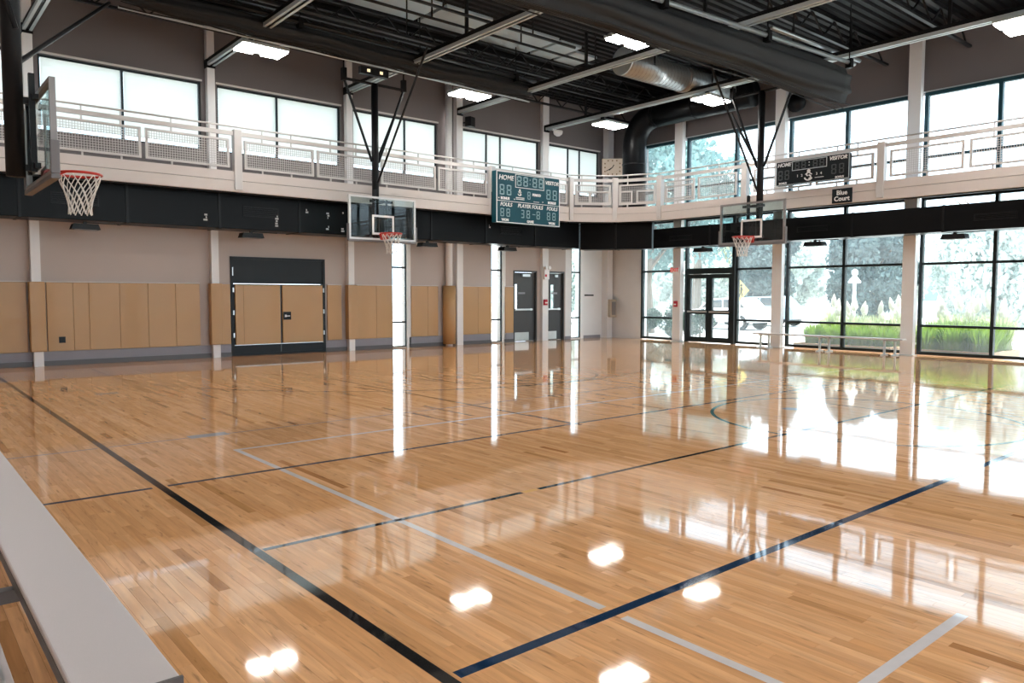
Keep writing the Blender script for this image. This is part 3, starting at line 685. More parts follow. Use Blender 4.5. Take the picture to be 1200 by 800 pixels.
# ------------------------------------------------------------------ basketball hoops
def hoop(label, loc, rz, frame_m, pad_m, mast_y, mast_x, ztop, bar_half, braces, group=None, mast_r=0.085):
    """local frame: board faces -y, board centre at origin, z = 0 floor"""
    r = root('basketball_hoop', label, 'basketball hoop', (loc[0], loc[1], 0), rz, group)
    zb, zt, hw = 2.80, 3.83, 0.915
    b = B(-hw+0.04, hw-0.04, 0.0, 0.012, zb+0.05, zt-0.04).build('backboard', 'board_glass', r)
    MB().frame(-hw, hw, -0.015, 0.045, zb, zt, 0.045).build('board_frame', frame_m, b)
    MB().frame(-0.30, 0.30, -0.004, 0.0, zb+0.13, zb+0.60, 0.05).build('target_square', 'white_paint', b)
    mb = MB().box(-hw-0.03, hw+0.03, -0.03, 0.06, zb-0.055, zb)
    for s in (-1, 1): mb.box(min(s*hw, s*(hw+0.035)), max(s*hw, s*(hw+0.035)), -0.03, 0.06, zb-0.0, zb+0.36)
    mb.build('edge_padding', pad_m, r, bevel=0.01)
    zr = zb+0.14; cy = -0.15-0.235
    rim = MB().torus((0, cy, zr), 0.238, 0.016, 32, 8).build('rim', 'red_rim', r, True)
    mb = MB().box(-0.11, 0.11, -0.16, -0.0, zr-0.03, zr+0.012).box(-0.09, 0.09, -0.03, 0.0, zr-0.13, zr+0.05)
    mb.tube([(-0.10, -0.02, zr-0.10), (-0.15, cy+0.17, zr-0.01)], 0.010, 6).tube([(0.10, -0.02, zr-0.10), (0.15, cy+0.17, zr-0.01)], 0.010, 6)
    mb.build('rim_bracket', 'red_rim', rim)
    prof = [(0.0, 0.232), (0.10, 0.205), (0.20, 0.165), (0.30, 0.135), (0.40, 0.122), (0.47, 0.128)]
    def rad(t):
        for (t0, r0), (t1, r1) in zip(prof, prof[1:]):
            if t <= t1: return r0+(r1-r0)*(t-t0)/(t1-t0)
        return prof[-1][1]
    mb = MB(); N = 12
    for k in range(N):
        for sgn in (-1, 1):
            pts = []
            for i in range(13):
                t = 0.47*i/12; a = 2*PI*(k + sgn*i/12*2.5 + 0.0)/N
                pts.append((rad(t)*math.cos(a), cy+rad(t)*math.sin(a), zr-0.012-t))
            mb.tube(pts, 0.0062, 4)
    net = mb.build('net', 'net_white', r); 
    # mast, cross bar and braces
    MB().tube([(mast_x, mast_y, zb+0.05), (mast_x, mast_y, ztop)], mast_r, 16).build('mast', 'black_steel', r, True)
    if bar_half:
        MB().tube([(mast_x-bar_half, mast_y, ztop), (mast_x+bar_half, mast_y, ztop)], 0.035, 8).build('cross_bar', 'black_steel', r)
        for s in (-1, 1):
            MB().tube([(mast_x+s*bar_half, mast_y, ztop), (mast_x+s*0.09, mast_y, 4.72)], 0.032, 8).build('brace', 'black_steel', r)
            B(mast_x+s*bar_half-0.05, mast_x+s*bar_half+0.05, mast_y-0.06, mast_y+0.06, ztop-0.05, ztop+0.24).build('clamp', 'black_steel', r)
            MB().tube([(mast_x+s*bar_half, mast_y, ztop+0.24), (mast_x+s*bar_half, mast_y, 7.88)], 0.02, 8).build('hanger', 'black_steel', r)
    for p, q, rr in braces:
        MB().tube([p, q], rr, 8).build('brace', 'black_steel', r)
    mb = MB()
    for z in (zb+0.16, zt-0.10): mb.bar((-0.30, 0.08, z), (0.30, 0.08, z), 0.06, 0.06).bar((mast_x, mast_y, z), (mast_x, 0.05, z), 0.07, 0.07)
    mb.bar((-0.16, 0.10, zb+0.1), (-0.16, 0.10, zt+0.18), 0.06, 0.06).bar((0.16, 0.10, zb+0.1), (0.16, 0.10, zt-0.05), 0.04, 0.04)
    mb.build('mount', 'black_steel', r)
    return r
# cross-court hoop in front of the padded wall
h = hoop('hanging glass basketball hoop in front of the padded wall, white board frame', (9.43, 16.0), 0, 'board_frame', 'board_pad', 0.40, 0.03, 6.58, 0.82,
     [((0.06, 0.34, 4.22), (-0.14, -2.15, 6.82), 0.026), ((0.05, 0.4, 4.7), (0.80, 0.4, 6.4), 0.03)])
# hoop facing away from the windows (board in plane x = const, faces -x)
h = hoop('hanging glass basketball hoop in front of the glazed entrance doors, grey board frame', (16.9, 10.72), -PI/2, 'board_grey', 'board_pad', 0.32, 0.02, 6.60, 0.85,
     [((-0.05, 0.30, 4.15), (0.0, -1.77, 6.78), 0.026), ((-0.1, 0.32, 4.85), (-0.86, 0.32, 6.2), 0.036)])
# hoop near the camera's left, faces +x
h = hoop('hanging basketball hoop with orange red rim beside the bleacher side of the hall', (1.56, 10.42), PI/2, 'board_grey', 'board_pad', 0.26, 0.0, 7.88, 0.0,
     [((0.0, 0.20, 4.15), (4.6, -1.80, 6.62), 0.03), ((-0.1, 0.22, 4.5), (-0.25, 0.9, 6.9), 0.03)], mast_r=0.10)

# ------------------------------------------------------------------ scoreboards and signs
SEG = {'8': 'abcdefg', '1': 'bc', '3': 'abcdg', '0': 'abcdef', '5': 'acdfg', '6': 'acdefg'}
def digit(r, mt, x, z, w_, h_, ch='8', t=0.22):
    mb = MB()
    tk = w_*t; g = tk*0.25; y0, y1 = -0.006, 0.0
    m = z+h_/2
    seg = {'a': (x+g+tk/2, x+w_-g-tk/2, z+h_-tk, z+h_), 'g': (x+g+tk/2, x+w_-g-tk/2, m-tk/2, m+tk/2), 'd': (x+g+tk/2, x+w_-g-tk/2, z, z+tk),
           'f': (x, x+tk, m+g, z+h_-g), 'b': (x+w_-tk, x+w_, m+g, z+h_-g), 'e': (x, x+tk, z+g, m-g), 'c': (x+w_-tk, x+w_, z+g, m-g)}
    for s in SEG[ch]:
        a, b, c, d = seg[s]
        n = 3
        for i in range(n):      # dotted segments
            if b-a > d-c: mb.box(a+(b-a)*(i+0.1)/n, a+(b-a)*(i+0.9)/n, y0, y1, c, d)
            else: mb.box(a, b, y0, y1, c+(d-c)*(i+0.1)/n, c+(d-c)*(i+0.9)/n)
    mb.build('digit', mt, r)['kind'] = 'stuff'
def emblem(r, m, x, z, s):
    mb = MB()
    def disc(cx, cz, R):
        mb.prism([(cx+R*math.cos(2*PI*i/14), cz+R*math.sin(2*PI*i/14)) for i in range(14)], -0.006, 0.0)
    disc(x, z+0.36*s, 0.15*s)
    for a0, a1, R, cx, cz in ((0.5, 4.4, 0.17, -0.02, 0.10), (-1.7, 1.7, 0.17, 0.02, -0.14), (3.3, 5.9, 0.34, -0.02, -0.12)):
        pts = []
        for i in range(11):
            a = a0+(a1-a0)*i/10; pts.append((x+(cx+R*math.cos(a))*s, z+(cz+R*0.8*math.sin(a))*s))
        for i in range(10):
            (ax, az), (bx, bz) = pts[i], pts[i+1]; mb.bar((ax, -0.003, az), (bx, -0.003, bz), 0.11*s, 0.006, (0, 1, 0))
    mb.bar((x-0.30*s, -0.003, z+0.10*s), (x-0.12*s, -0.003, z+0.16*s), 0.08*s, 0.006, (0, 1, 0)).bar((x+0.10*s, -0.003, z+0.16*s), (x+0.30*s, -0.003, z+0.06*s), 0.08*s, 0.006, (0, 1, 0))
    mb.build('emblem', m, r)
def scoreboard_large():
    W, Hh = 2.41, 1.42
    r = root('scoreboard', 'large teal scoreboard with white lettering on the balcony edge', 'scoreboard', (13.24, 16.38, 3.51), 0)
    B(0, W, 0, 0.20, 0, Hh).build('housing', 'score_teal', r, bevel=0.006)
    B(0.0, W, 0.20, 0.225, 0.15, 0.85).build('mount', 'black_steel', r)
    mb = MB().frame(0.0, W, -0.012, -0.0, 0, Hh, 0.022); mb.box(0.02, W-0.02, -0.008, 0, 0.42*Hh, 0.42*Hh+0.014)
    mb.frame(0.285*W, 0.74*W, -0.008, 0, 0.71*Hh, 0.975*Hh, 0.016); mb.build('border_line', 'white_paint', r)
    X = lambda f: f*W
    Z = lambda f: f*Hh
    text('lettering', 'HOME', 0.19, 'white_paint', r, X(0.145), -0.005, Z(0.875), bold=0.002, shear=0.2)
    text('lettering', 'VISITOR', 0.150, 'white_paint', r, X(0.868), -0.005, Z(0.875), bold=0.003, shear=0.25)
    text('lettering', 'FOULS', 0.145, 'white_paint', r, X(0.145), -0.005, Z(0.355), bold=0.002, shear=0.2)
    text('lettering', 'FOULS', 0.145, 'white_paint', r, X(0.872), -0.005, Z(0.355), bold=0.002, shear=0.2)
    text('lettering', 'PLAYER FOULS', 0.145, 'white_paint', r, X(0.52), -0.005, Z(0.355), bold=0.002, shear=0.2)
    for f, s, z in ((0.13, 'BONUS', 0.475), (0.87, 'BONUS', 0.475), (0.62, 'PERIOD', 0.60), (0.13, 'WON', 0.055), (0.52, 'GAME', 0.055), (0.87, 'WON', 0.055)):
        text('lettering', s, 0.095, 'white_paint', r, X(f), -0.005, Z(z), bold=0.005)
    mb = MB()
    for i, f in enumerate((0.31, 0.41, 0.555, 0.655)): digit(r, 'digit_pale', X(f), Z(0.75), 0.17, 0.27)
    for z in (0.80, 0.88): mb.box(X(0.515)-0.015, X(0.515)+0.015, -0.006, 0, Z(z), Z(z)+0.03)
    for f in (0.05, 0.155, 0.78, 0.885): digit(r, 'digit_pale', X(f), Z(0.54), 0.165, 0.29)
    digit(r, 'digit_pale', X(0.475), Z(0.50), 0.11, 0.22)
    for f in (0.06, 0.15, 0.79, 0.88, 0.37, 0.46, 0.62): digit(r, 'digit_pale', X(f), Z(0.12), 0.13, 0.23, '3' if f == 0.37 else '8')
    mb.box(X(0.555), X(0.60), -0.006, 0, Z(0.20), Z(0.215))
    mb.build('colon', 'digit_pale', r)
    emblem(r, 'white_paint', X(0.355), Z(0.615), 0.20)
    mb = MB()
    for z in (0.515, 0.485): mb.box(X(0.295), X(0.425), -0.006, 0, Z(z)-0.010, Z(z)+0.010)
    mb.box(X(0.57), X(0.66), -0.006, 0, Z(0.46), Z(0.46)+0.012)
    for f in (0.265, 0.715, 0.03): mb.box(X(f), X(f)+0.03, -0.006, 0, Z(0.465), Z(0.465)+0.03)
    mb.build('small_print', 'white_paint', r)
scoreboard_large()
def scoreboard_small():
    W, Hh = 1.92, 0.60
    r = root('scoreboard', 'small black scoreboard hung on the balcony rail before the windows', 'scoreboard', (18.0, 10.72, 4.32), -PI/2)
    B(0, W, 0, 0.13, 0, Hh).build('housing', 'score_black', r, bevel=0.006)
    MB().frame(0, W, -0.006, 0, 0, Hh, 0.010).frame(0.23*W, 0.71*W, -0.008, 0, 0.56*Hh, 0.96*Hh, 0.014).build('border_line', 'beam_grey', r)
    text('lettering', 'HOME', 0.13, 'white_paint', r, 0.115*W, -0.005, 0.85*Hh, bold=0.003, shear=0.25)
    text('lettering', 'VISITOR', 0.125, 'white_paint', r, 0.855*W, -0.005, 0.85*Hh, bold=0.003, shear=0.25)
    for f in (0.10, 0.88): text('lettering', 'BONUS', 0.065, 'white_paint', r, f*W, -0.005, 0.08*Hh, bold=0.002)
    for f, s in ((0.31, '1'), (0.37, '2'), (0.575, '3'), (0.635, '4')): text('lettering', s, 0.09, 'white_paint', r, f*W, -0.005, 0.32*Hh)
    for f in (0.27, 0.36, 0.52, 0.61): digit(r, 'digit_dim', f*W, 0.60*Hh, 0.12, 0.19)
    for f in (0.03, 0.125, 0.77, 0.87): digit(r, 'digit_dim', f*W, 0.22*Hh, 0.125, 0.24)
    MB().box(0.462*W, 0.475*W, -0.007, 0, 0.70*Hh, 0.73*Hh).box(0.462*W, 0.475*W, -0.007, 0, 0.82*Hh, 0.85*Hh).box(0.55*W, 0.67*W, -0.006, 0, 0.16*Hh, 0.18*Hh).build('colon', 'white_paint', r)
    emblem(r, 'white_paint', 0.465*W, 0.30*Hh, 0.30)
scoreboard_small()
r = root('court_sign', 'small black sign reading Blue Court on the balcony fascia', 'sign', (18.12, 9.27, 3.75), -PI/2)
B(0, 0.50, 0, 0.025, 0, 0.35).build('sign_panel', 'score_black', r, bevel=0.004)
text('lettering', 'Blue', 0.155, 'white_paint', r, 0.25, -0.002, 0.245, bold=0.003); text('lettering', 'Court', 0.155, 'white_paint', r, 0.25, -0.002, 0.10, bold=0.003)

# clock facing the hall across the corner
r = root('wall_clock', 'square tan wall clock with dark hands in the corner above the balcony', 'clock', (19.12, 17.45, 5.46), -PI/4)
B(-0.37, 0.37, 0, 0.07, 0, 0.62).build('clock_case', 'door_dark', r, bevel=0.01)
B(-0.345, 0.345, -0.01, 0, 0.02, 0.60).build('clock_face', 'clock_face', r)
mb = MB()
for k in range(12):
    a = 2*PI*k/12; s = 0.27/max(abs(math.cos(a)), abs(math.sin(a)))*0.92; x, z = s*math.sin(a), 0.31+s*math.cos(a)*0.9
    mb.box(x-0.022, x+0.022, -0.014, -0.01, z-0.022, z+0.022)
mb.build('hour_mark', 'pad_seam', r)
for ang, L, t in ((math.radians(230), 0.15, 0.03), (math.radians(240), 0.24, 0.022), (math.radians(30), 0.10, 0.03)):
    MB().bar((0, -0.018, 0.31), (L*math.sin(ang), -0.018, 0.31+L*math.cos(ang)), t, 0.006, (0, 1, 0)).build('clock_hand', 'black_steel', r)
B(-0.04, 0.04, 0.07, 0.30, 0.25, 0.33).build('mount', 'black_steel', r)

# exit sign, alarms, boxes on walls
r = root('exit_sign', 'red EXIT sign on the column beside the glazed doors', 'sign', (X1-0.34, 15.35, 2.20), -PI/2)
B(0, 0.32, 0, 0.05, 0, 0.19).build('sign_panel', 'white_paint', r); text('lettering', 'EXIT', 0.165, 'exit_red', r, 0.16, -0.004, 0.095, bold=0.002)
r = root('fire_alarm', 'red fire alarm pull box on the column by glazed doors', 'alarm', (X1-0.36, 15.20, 1.12), -PI/2)
B(0, 0.13, 0, 0.06, 0, 0.19).build('alarm_box', 'alarm_red', r, bevel=0.01); B(0.02, 0.11, -0.012, 0, 0.06, 0.10).build('alarm_handle', 'white_paint', r)
r = root('fire_alarm', 'red fire alarm pull box on the column between dark grey doors', 'alarm', (16.68, Y1-0.19, 1.16), 0)
B(0, 0.14, 0, 0.06, 0, 0.19).build('alarm_box', 'alarm_red', r, bevel=0.01); B(0.02, 0.12, -0.012, 0, 0.06, 0.10).build('alarm_handle', 'white_paint', r)
r = root('strobe_light', 'white emergency strobe unit with red square between dark grey doors', 'alarm', (16.66, Y1-0.20, 2.0), 0)
B(0, 0.22, 0, 0.07, 0, 0.30).build('strobe_body', 'steel_white', r, bevel=0.01); B(0.03, 0.10, -0.01, 0, 0.08, 0.16).build('strobe_lens', 'alarm_red', r)
for s in (0.03, 0.17): MB().tube([(s, -0.08, 0.38), (s, 0.04, 0.36)], [0.06, 0.04], 12).build('lamp_head', 'steel_white', r)
B(0.0, 0.22, 0, 0.05, 0.30, 0.36).build('lamp_base', 'steel_white', r)
r = root('extinguisher_cabinet', 'beige cabinet on the corner column by pale wall', 'cabinet', (19.62, Y1-0.40, 0.72), 0)
B(0, 0.30, 0, 0.14, 0, 0.62).build('cabinet_body', 'beige_box', r, bevel=0.01); B(0.05, 0.25, -0.008, 0, 0.08, 0.54).build('cabinet_pane', 'board_grey', r)
r = root('wall_vent', 'flat dark wall slot on the pale wall beside slit window', 'vent', (18.72, Y1-0.03, 1.46), 0)
B(0, 0.42, 0, 0.03, 0, 0.05).build('slot', 'black_steel', r); B(0.02, 0.40, -0.004, 0, 0.015, 0.035).build('slat', 'frame_dark', r)
r = root('security_camera', 'white dome security camera hanging under a roof beam near the corner', 'camera', (17.02, 17.9, 6.60), 0)
MB().tube([(0,0,0.0),(0,0,0.05),(0,0,0.10),(0,0,0.16)], [0.06, 0.13, 0.15, 0.15], 16).build('dome', 'steel_white', r, True); B(-0.25, 0.15, -0.04, 0.04, 0.15, 0.19).build('arm', 'steel_white', r)
r = root('loudspeaker', 'small black loudspeaker beside the square column high on wall', 'speaker', (13.52, 17.95, 6.40), 0.3)
B(-0.12, 0.12, -0.10, 0.10, 0, 0.28).build('speaker_box', 'black_steel', r, bevel=0.01); B(-0.10, 0.10, -0.11, -0.10, 0.03, 0.25).build('speaker_grille', 'joist_black', r); B(-0.02, 0.02, 0.1, 0.35, 0.12, 0.16).build('bracket', 'black_steel', r)
r = root('speaker_horn', 'dark loudspeaker mounted on the upper wall behind the hoop bar', 'speaker', (X1-0.32, 11.15, 6.55), 0)
MB().tube([(0.0,0,0.25),(0.12,0,0.25),(0.3,0,0.25)], [0.26, 0.24, 0.1], 20).build('horn', 'black_steel', r, True)
r = root('spotlight', 'black spotlight bar with two small warm lamps under the curtain', 'light fixture', (8.7, 15.12, 6.36), 0)
B(-0.35, 0.35, -0.06, 0.06, 0.0, 0.16).build('housing', 'black_steel', r)
for s in (-0.16, 0.16): MB().box(s-0.035, s+0.035, -0.075, -0.06, 0.05, 0.11).build('lamp', 'spot_emit', r)

# ------------------------------------------------------------------ lamps
def high_bay(x, y, label, group):
    r = root('high_bay_light', label, 'light fixture', (x, y, 6.56), 0, group)
    MB().box(-0.50, 0.50, -0.30, 0.30, 0.035, 0.10).box(-0.07, 0.07, -0.2, 0.2, 0.10, 0.14).build('housing', 'beam_grey', r, bevel=0.01)
    for s in (-1, 1):
        B(min(s*0.085, s*0.47), max(s*0.085, s*0.47), -0.27, 0.27, 0.0, 0.035).build('led_panel', 'lamp_emit', r)
    c = min((q-x for q in COLX), key=abs)
    if abs(c) > 0.5: MB().tube([(0, 0, 0.14), (0, 0, 1.30)], 0.008, 5).build('suspension_cable', 'joist_black', r)
    else: B(c-0.04, c+0.04, -0.04, 0.04, 0.10, 0.215).build('beam_clamp', 'black_steel', r)
LBL = {(6.38, 15.72): 'white twin panel high bay light beside the folded curtain, nearest the padded double door', (11.83, 15.72): 'white twin panel high bay light in front of the round column',
       (17.1, 15.72): 'white twin panel high bay light hanging above the square clock', (11.8, 10.28): 'white twin panel high bay light hanging beside the wide divider curtain',
       (16.75, 5.0): 'white twin panel high bay light past the end of the divider curtain'}
for x in (1.0, 6.38, 11.8, 17.0):
    for y in (15.72, 10.28, 5.0, -0.4, -5.8):
        if (x, y) == (1.0, 10.28): continue
        if x == 17.0 and y == 10.28: high_bay(16.94, 12.02, 'white twin panel high bay light beside the silver spiral duct', None); continue
        if x == 17.0 and y == 5.0: x_ = 16.75
        elif x == 17.0 and y == 15.72: x_ = 17.1
        elif x == 11.8 and y == 15.72: x_ = 11.83
        else: x_ = x
        lb = LBL.get((x_, y))
        high_bay(x_, y, lb or 'bright white twin panel high bay light over the open court floor', None if lb else 'high bay lights over the court')

# ------------------------------------------------------------------ round ducts
r = root('spiral_duct', 'silver spiral round air duct below the ceiling', 'duct', (14.2, 12.66, 7.2), 0)
for a, b in ((0, 2.3), (2.36, 4.35)):
    MB().tube([(a, 0, 0), (b, 0, 0)], 0.33, 32).build('duct_section', 'galv', r, True)
    mb = MB(); k = 0; pts = []
    n = int((b-a)/0.13*16)
    for i in range(n+1):
        t = a+(b-a)*i/n; an = 2*PI*i/16; pts.append((t, 0.332*math.cos(an), 0.332*math.sin(an)))
    mb.tube(pts, 0.006, 4); mb.build('spiral_seam', 'board_grey', r)
MB().tube([(2.29, 0, 0), (2.37, 0, 0)], 0.345, 32).build('duct_collar', 'board_grey', r, True)
MB().tube([(0.02, 0, 0), (-0.02, 0, 0)], 0.335, 32).build('end_cap', 'panel_grey', r)
for t in (0.8, 3.2): MB().bar((t, -0.35, 0.02), (t, -0.35, 0.66), 0.03, 0.02).bar((t, 0.35, 0.02), (t, 0.35, 0.66), 0.03, 0.02).bar((t, -0.36, 0.0), (t, 0.36, 0.0), 0.04, 0.02).build('hanger', 'joist_black', r)
r = root('round_duct', 'large black round air duct bending down into the corner behind the clock railing', 'duct', (18.95, 16.35, 4.1), 0)
zc = 7.13-4.1; R = 0.85; pts = [(0, 0, 0), (0, 0, zc-R)]
for i in range(1, 9):
    a = PI/2*i/8; pts.append((0, -R+R*math.cos(a), zc-R+R*math.sin(a)))
MB().tube(pts, 0.38, 28).build('elbow', 'black_duct', r, True)
MB().tube([(0, -R, zc), (0, -4.3, zc)], 0.38, 28).build('duct_section', 'black_duct', r, True)
for a in (0.7, 1.6): MB().tube([(0, 0, a-0.02), (0, 0, a+0.02)], 0.395, 28).build('duct_collar', 'black_steel', r)
for a in (-R-0.1, -2.4): MB().tube([(0, a-0.02, zc), (0, a+0.02, zc)], 0.395, 28).build('duct_collar', 'black_steel', r)

# ------------------------------------------------------------------ folded divider curtains
def folded_curtain(label, x0, x1, y0, y1, zt, ry, rz0, pipe_dy, pipe_m, seed, rz1=None):
    rz1 = rz1 or rz0; rz_ = rz0
    rnd = random.Random(seed)
    L = x1-x0
    r = root('divider_curtain', label, 'curtain', (x0, y0, zt), math.atan2(y1-y0, L))
    n, m = 60, 40; vs = []; fs = []
    ph = [rnd.uniform(0, 6) for _ in range(6)]
    for i in range(n+1):
        t = i/n; x = L*t; rz_ = rz0+(rz1-rz0)*t**4
        taper = min(1.0, 0.8+0.2*min(1, (1-t)*12), 0.62+0.38*min(1, t*8+0.01))
        for j in range(m):
            a = 2*PI*j/m
            ridge = 1+(0.10+0.06*t)*math.sin(7*a+ph[0]+1.5*math.sin(3*t*PI+ph[1]))+0.05*math.sin(13*a+ph[2]+t*9)
            sag = -0.05*math.sin(PI*((t*5) % 1))
            vs.append((x, ry*ridge*taper*math.cos(a), -rz_+sag*(1-math.sin(a))*0.5+rz_*ridge*taper*math.sin(a)))
    for i in range(n):
        for j in range(m): fs.append((i*m+j, (i+1)*m+j, (i+1)*m+(j+1)%m, i*m+(j+1)%m))
    fs += [tuple(range(m)), tuple(n*m+k for k in range(m-1, -1, -1))]
    MB().add(vs, fs).build('folded_fabric', 'curtain_black', r, True)
    for k in range(3):
        pts = []
        for i in range(61):
            t = i/60; pts.append((L*t, -ry*0.75+ry*0.6*k, -2*(rz0+(rz1-rz0)*t**4)-0.03-0.05*abs(math.sin(PI*t*5+k))-0.01*k))
        MB().tube(pts, 0.012, 5).build('lift_cord', 'joist_black', r)
    if pipe_m != 'galv': MB().tube([(0, 0, -2*rz_-0.09), (L, 0, -2*rz_-0.09)], 0.022, 8).build('bottom_rail', 'beam_grey', r, True)
    MB().tube([(-0.05, pipe_dy, 0.02), (L+0.05, pipe_dy, 0.02)], 0.045, 10).build('batten_pipe', pipe_m, r, True)
    k = 0.4
    while k < L:
        MB().box(k-0.05, k+0.05, pipe_dy-0.07, pipe_dy+0.07, -0.10, 0.10).box(k-0.01, k+0.01, pipe_dy-0.01, pipe_dy+0.01, 0.1, 7.9-zt).build('hanger_clamp', 'black_steel', r); k += 2.95
folded_curtain('black folded divider curtain under a silver pipe across the middle of the hall', -1.4, 16.85, 9.75, 8.40, 6.60, 0.24, 0.27, -0.22, 'galv', 3, 0.42)
folded_curtain('black folded divider curtain near the blinded windows, ending beside the round column', 3.50, 13.40, 15.0, 15.2, 7.03, 0.20, 0.18, -0.2, 'joist_black', 5)

# ------------------------------------------------------------------ benches
r = root('bleacher_bench', 'pale aluminium bleacher plank with dark edge beside the black side line', 'bench', (0.36, 2.12, 0), 0)
B(0.0, 0.245, 0.012, 5.6, 0.425, 0.45).build('seat_plank', 'aluminium', r, bevel=0.006)
MB().box(0.0, 0.018, 0.012, 5.6, 0.385, 0.4245).box(0.227, 0.245, 0.012, 5.6, 0.385, 0.4245).build('plank_lip', 'aluminium_dark', r)
B(-0.004, 0.249, 0.0, 0.012, 0.385, 0.452).build('end_cap', 'aluminium_dark', r)
for y in (1.25, 3.2, 5.1):
    MB().box(-0.42, 0.20, y-0.025, y+0.025, 0.335, 0.384).box(-0.42, -0.37, y-0.025, y+0.025, 0.0, 0.335).box(0.15, 0.20, y-0.025, y+0.025, 0.0, 0.335).box(-0.37, -0.30, y-0.025, y+0.025, 0.12, 0.169).build('leg_frame', 'aluminium_dark', r)
ft = B(-0.30, -0.050, 0.012, 5.6, 0.17, 0.195).build('foot_plank', 'aluminium', r, bevel=0.004)
mb = MB()
for k in range(8): mb.box(-0.293+0.03*k, -0.283+0.03*k, 0.02, 5.59, 0.195, 0.199)
mb.build('tread_rib', 'satin_steel', ft)
r = root('long_bench', 'long white bench on steel legs standing before the tall windows', 'bench', (19.36, 7.95, 0), 0)
B(-0.12, 0.12, 0.0, 4.15, 0.385, 0.425).build('seat_plank', 'rail_white', r, bevel=0.008)
for y in (0.35, 2.05, 3.82):
    mb = MB()
    for s in (-1, 1): mb.box(-0.03, 0.03, y+s*0.13-0.02, y+s*0.13+0.02, 0.03, 0.384).box(-0.17, 0.17, y+s*0.13-0.025, y+s*0.13+0.025, 0.0, 0.03)
    mb.box(-0.10, 0.10, y-0.15, y+0.15, 0.360, 0.384); mb.build('leg', 'beam_grey', r)

# ------------------------------------------------------------------ outside
g = B(-70, 110, -70, 110, -0.50, -0.31).build('ground', 'concrete_out'); tag(g, None, None, None, 'structure')
g = B(20.3, 110, -70, 110, -0.305, -0.08).build('pavement', 'concrete_out'); tag(g, None, None, None, 'structure')
g = B(26.5, 36, -70, 110, -0.078, -0.07).build('road', 'road'); tag(g, None, None, None, 'structure')
g = B(-70, 110, 18.8, 110, -0.309, -0.09).build('yard', 'concrete_out'); tag(g, None, None, None, 'structure')
def planter(y0, y1, label):
    r = root('planter_bed', label, 'planter', (20.45, y0, -0.08), 0)
    B(0.08, 1.9, 0.08, y1-y0-0.08, 0, 0.14).build('soil', 'soil', r)
    MB().box(0, 0.08, 0, y1-y0, 0, 0.20).box(1.9, 1.98, 0, y1-y0, 0, 0.20).box(0.08, 1.9, 0, 0.08, 0, 0.20).box(0.08, 1.9, y1-y0-0.08, y1-y0, 0, 0.20).build('edging', 'kerb_wood', r)
planter(8.75, 11.5, 'timber edged planting bed of grasses behind the long bench')
planter(6.35, 8.35, 'timber edged planting bed of lush green grass outside the windows')
planter(0.5, 4.4, 'timber edged planting bed outside the windows further along the hall')
def grass_mesh(n, h, spread, seed, m):
    rnd = random.Random(seed); mb = MB()
    for i in range(n):
        a = rnd.uniform(0, 2*PI); q = 0.30*math.sqrt(rnd.random()); lean = rnd.uniform(0.1, 1.0)*spread; hh = h*rnd.uniform(0.6, 1.05)
        x0, y0 = q*math.cos(a), q*math.sin(a); wdt = rnd.uniform(0.008, 0.016); c, s = math.cos(a), math.sin(a)
        pts = [(x0+lean*c*t*t, y0+lean*s*t*t, hh*(t-0.25*lean*t*t)) for t in (0, 0.4, 0.75, 1)]
        ws = [wdt, wdt, wdt*0.7, 0.001]
        vs = []
        for p, ww in zip(pts, ws): vs += [(p[0]-s*ww, p[1]+c*ww, p[2]), (p[0]+s*ww, p[1]-c*ww, p[2])]
        mb.add(vs, [(2*k, 2*k+1, 2*k+3, 2*k+2) for k in range(3)])
    return mb.mesh('blades', m)
def plume_mesh(n, seed):
    rnd = random.Random(seed); mb = MB()
    for i in range(n):
        a = rnd.uniform(0, 2*PI); hh = rnd.uniform(1.0, 1.45); l = rnd.uniform(0.05, 0.35)
        b = (l*math.cos(a)*0.7, l*math.sin(a)*0.7, hh*0.72); t = (l*math.cos(a), l*math.sin(a), hh)
        mb.tube([(0, 0, 0), b], 0.006, 4)
        mb.tube([b, (b[0]*.75+t[0]*.25, b[1]*.75+t[1]*.25, b[2]*.75+t[2]*.25), (b[0]*.4+t[0]*.6, b[1]*.4+t[1]*.6, b[2]*.4+t[2]*.6), t], [0.02, 0.08, 0.065, 0.01], 8)
    return mb.mesh('plumes', 'plume')
GM = [grass_mesh(520, 0.78, 0.28, s, 'grass_blade') for s in (1, 2)] + [grass_mesh(480, 0.95, 0.30, 3, 'grass_pale')]
PM = [plume_mesh(5, 4), plume_mesh(7, 5)]
def grass(x, y, k, s, plume, label, group):
    r = root('ornamental_grass', label, 'grass', (x, y, 0.055), random.uniform(0, 6), group)
    r.scale = (s, s, s)
    o = bpy.data.objects.new('blades', GM[k]); COL.objects.link(o); o.parent = r
    if plume is not None:
        o = bpy.data.objects.new('plumes', PM[plume]); COL.objects.link(o); o.parent = r
LG = 'clump of bright green grass in a timber edged bed outside the windows'
LP = 'clump of pampas grass with white feathery plumes outside the windows'
for x in (20.86, 21.5):
    for y in (6.72, 7.35, 7.98): grass(x, y, random.choice((0, 1)), random.uniform(0.95, 1.1), None, LG, 'green grass clumps outside')
for y in (9.1, 9.75, 10.4, 11.1): grass(20.88, y, random.choice((0, 1)), random.uniform(0.75, 1.0), None, LG, 'green grass clumps outside')
for i, y in enumerate((6.75, 7.4, 8.0, 9.15, 9.8, 10.45, 11.1)): grass(22.0, y, 2, random.uniform(0.95, 1.15), i % 2, LP, 'pampas grass clumps outside')
for y in (1.0, 1.8, 2.6, 3.4): grass(21.2, y, random.choice((0, 2)), 1.0, 0, LP, 'pampas grass clumps outside')

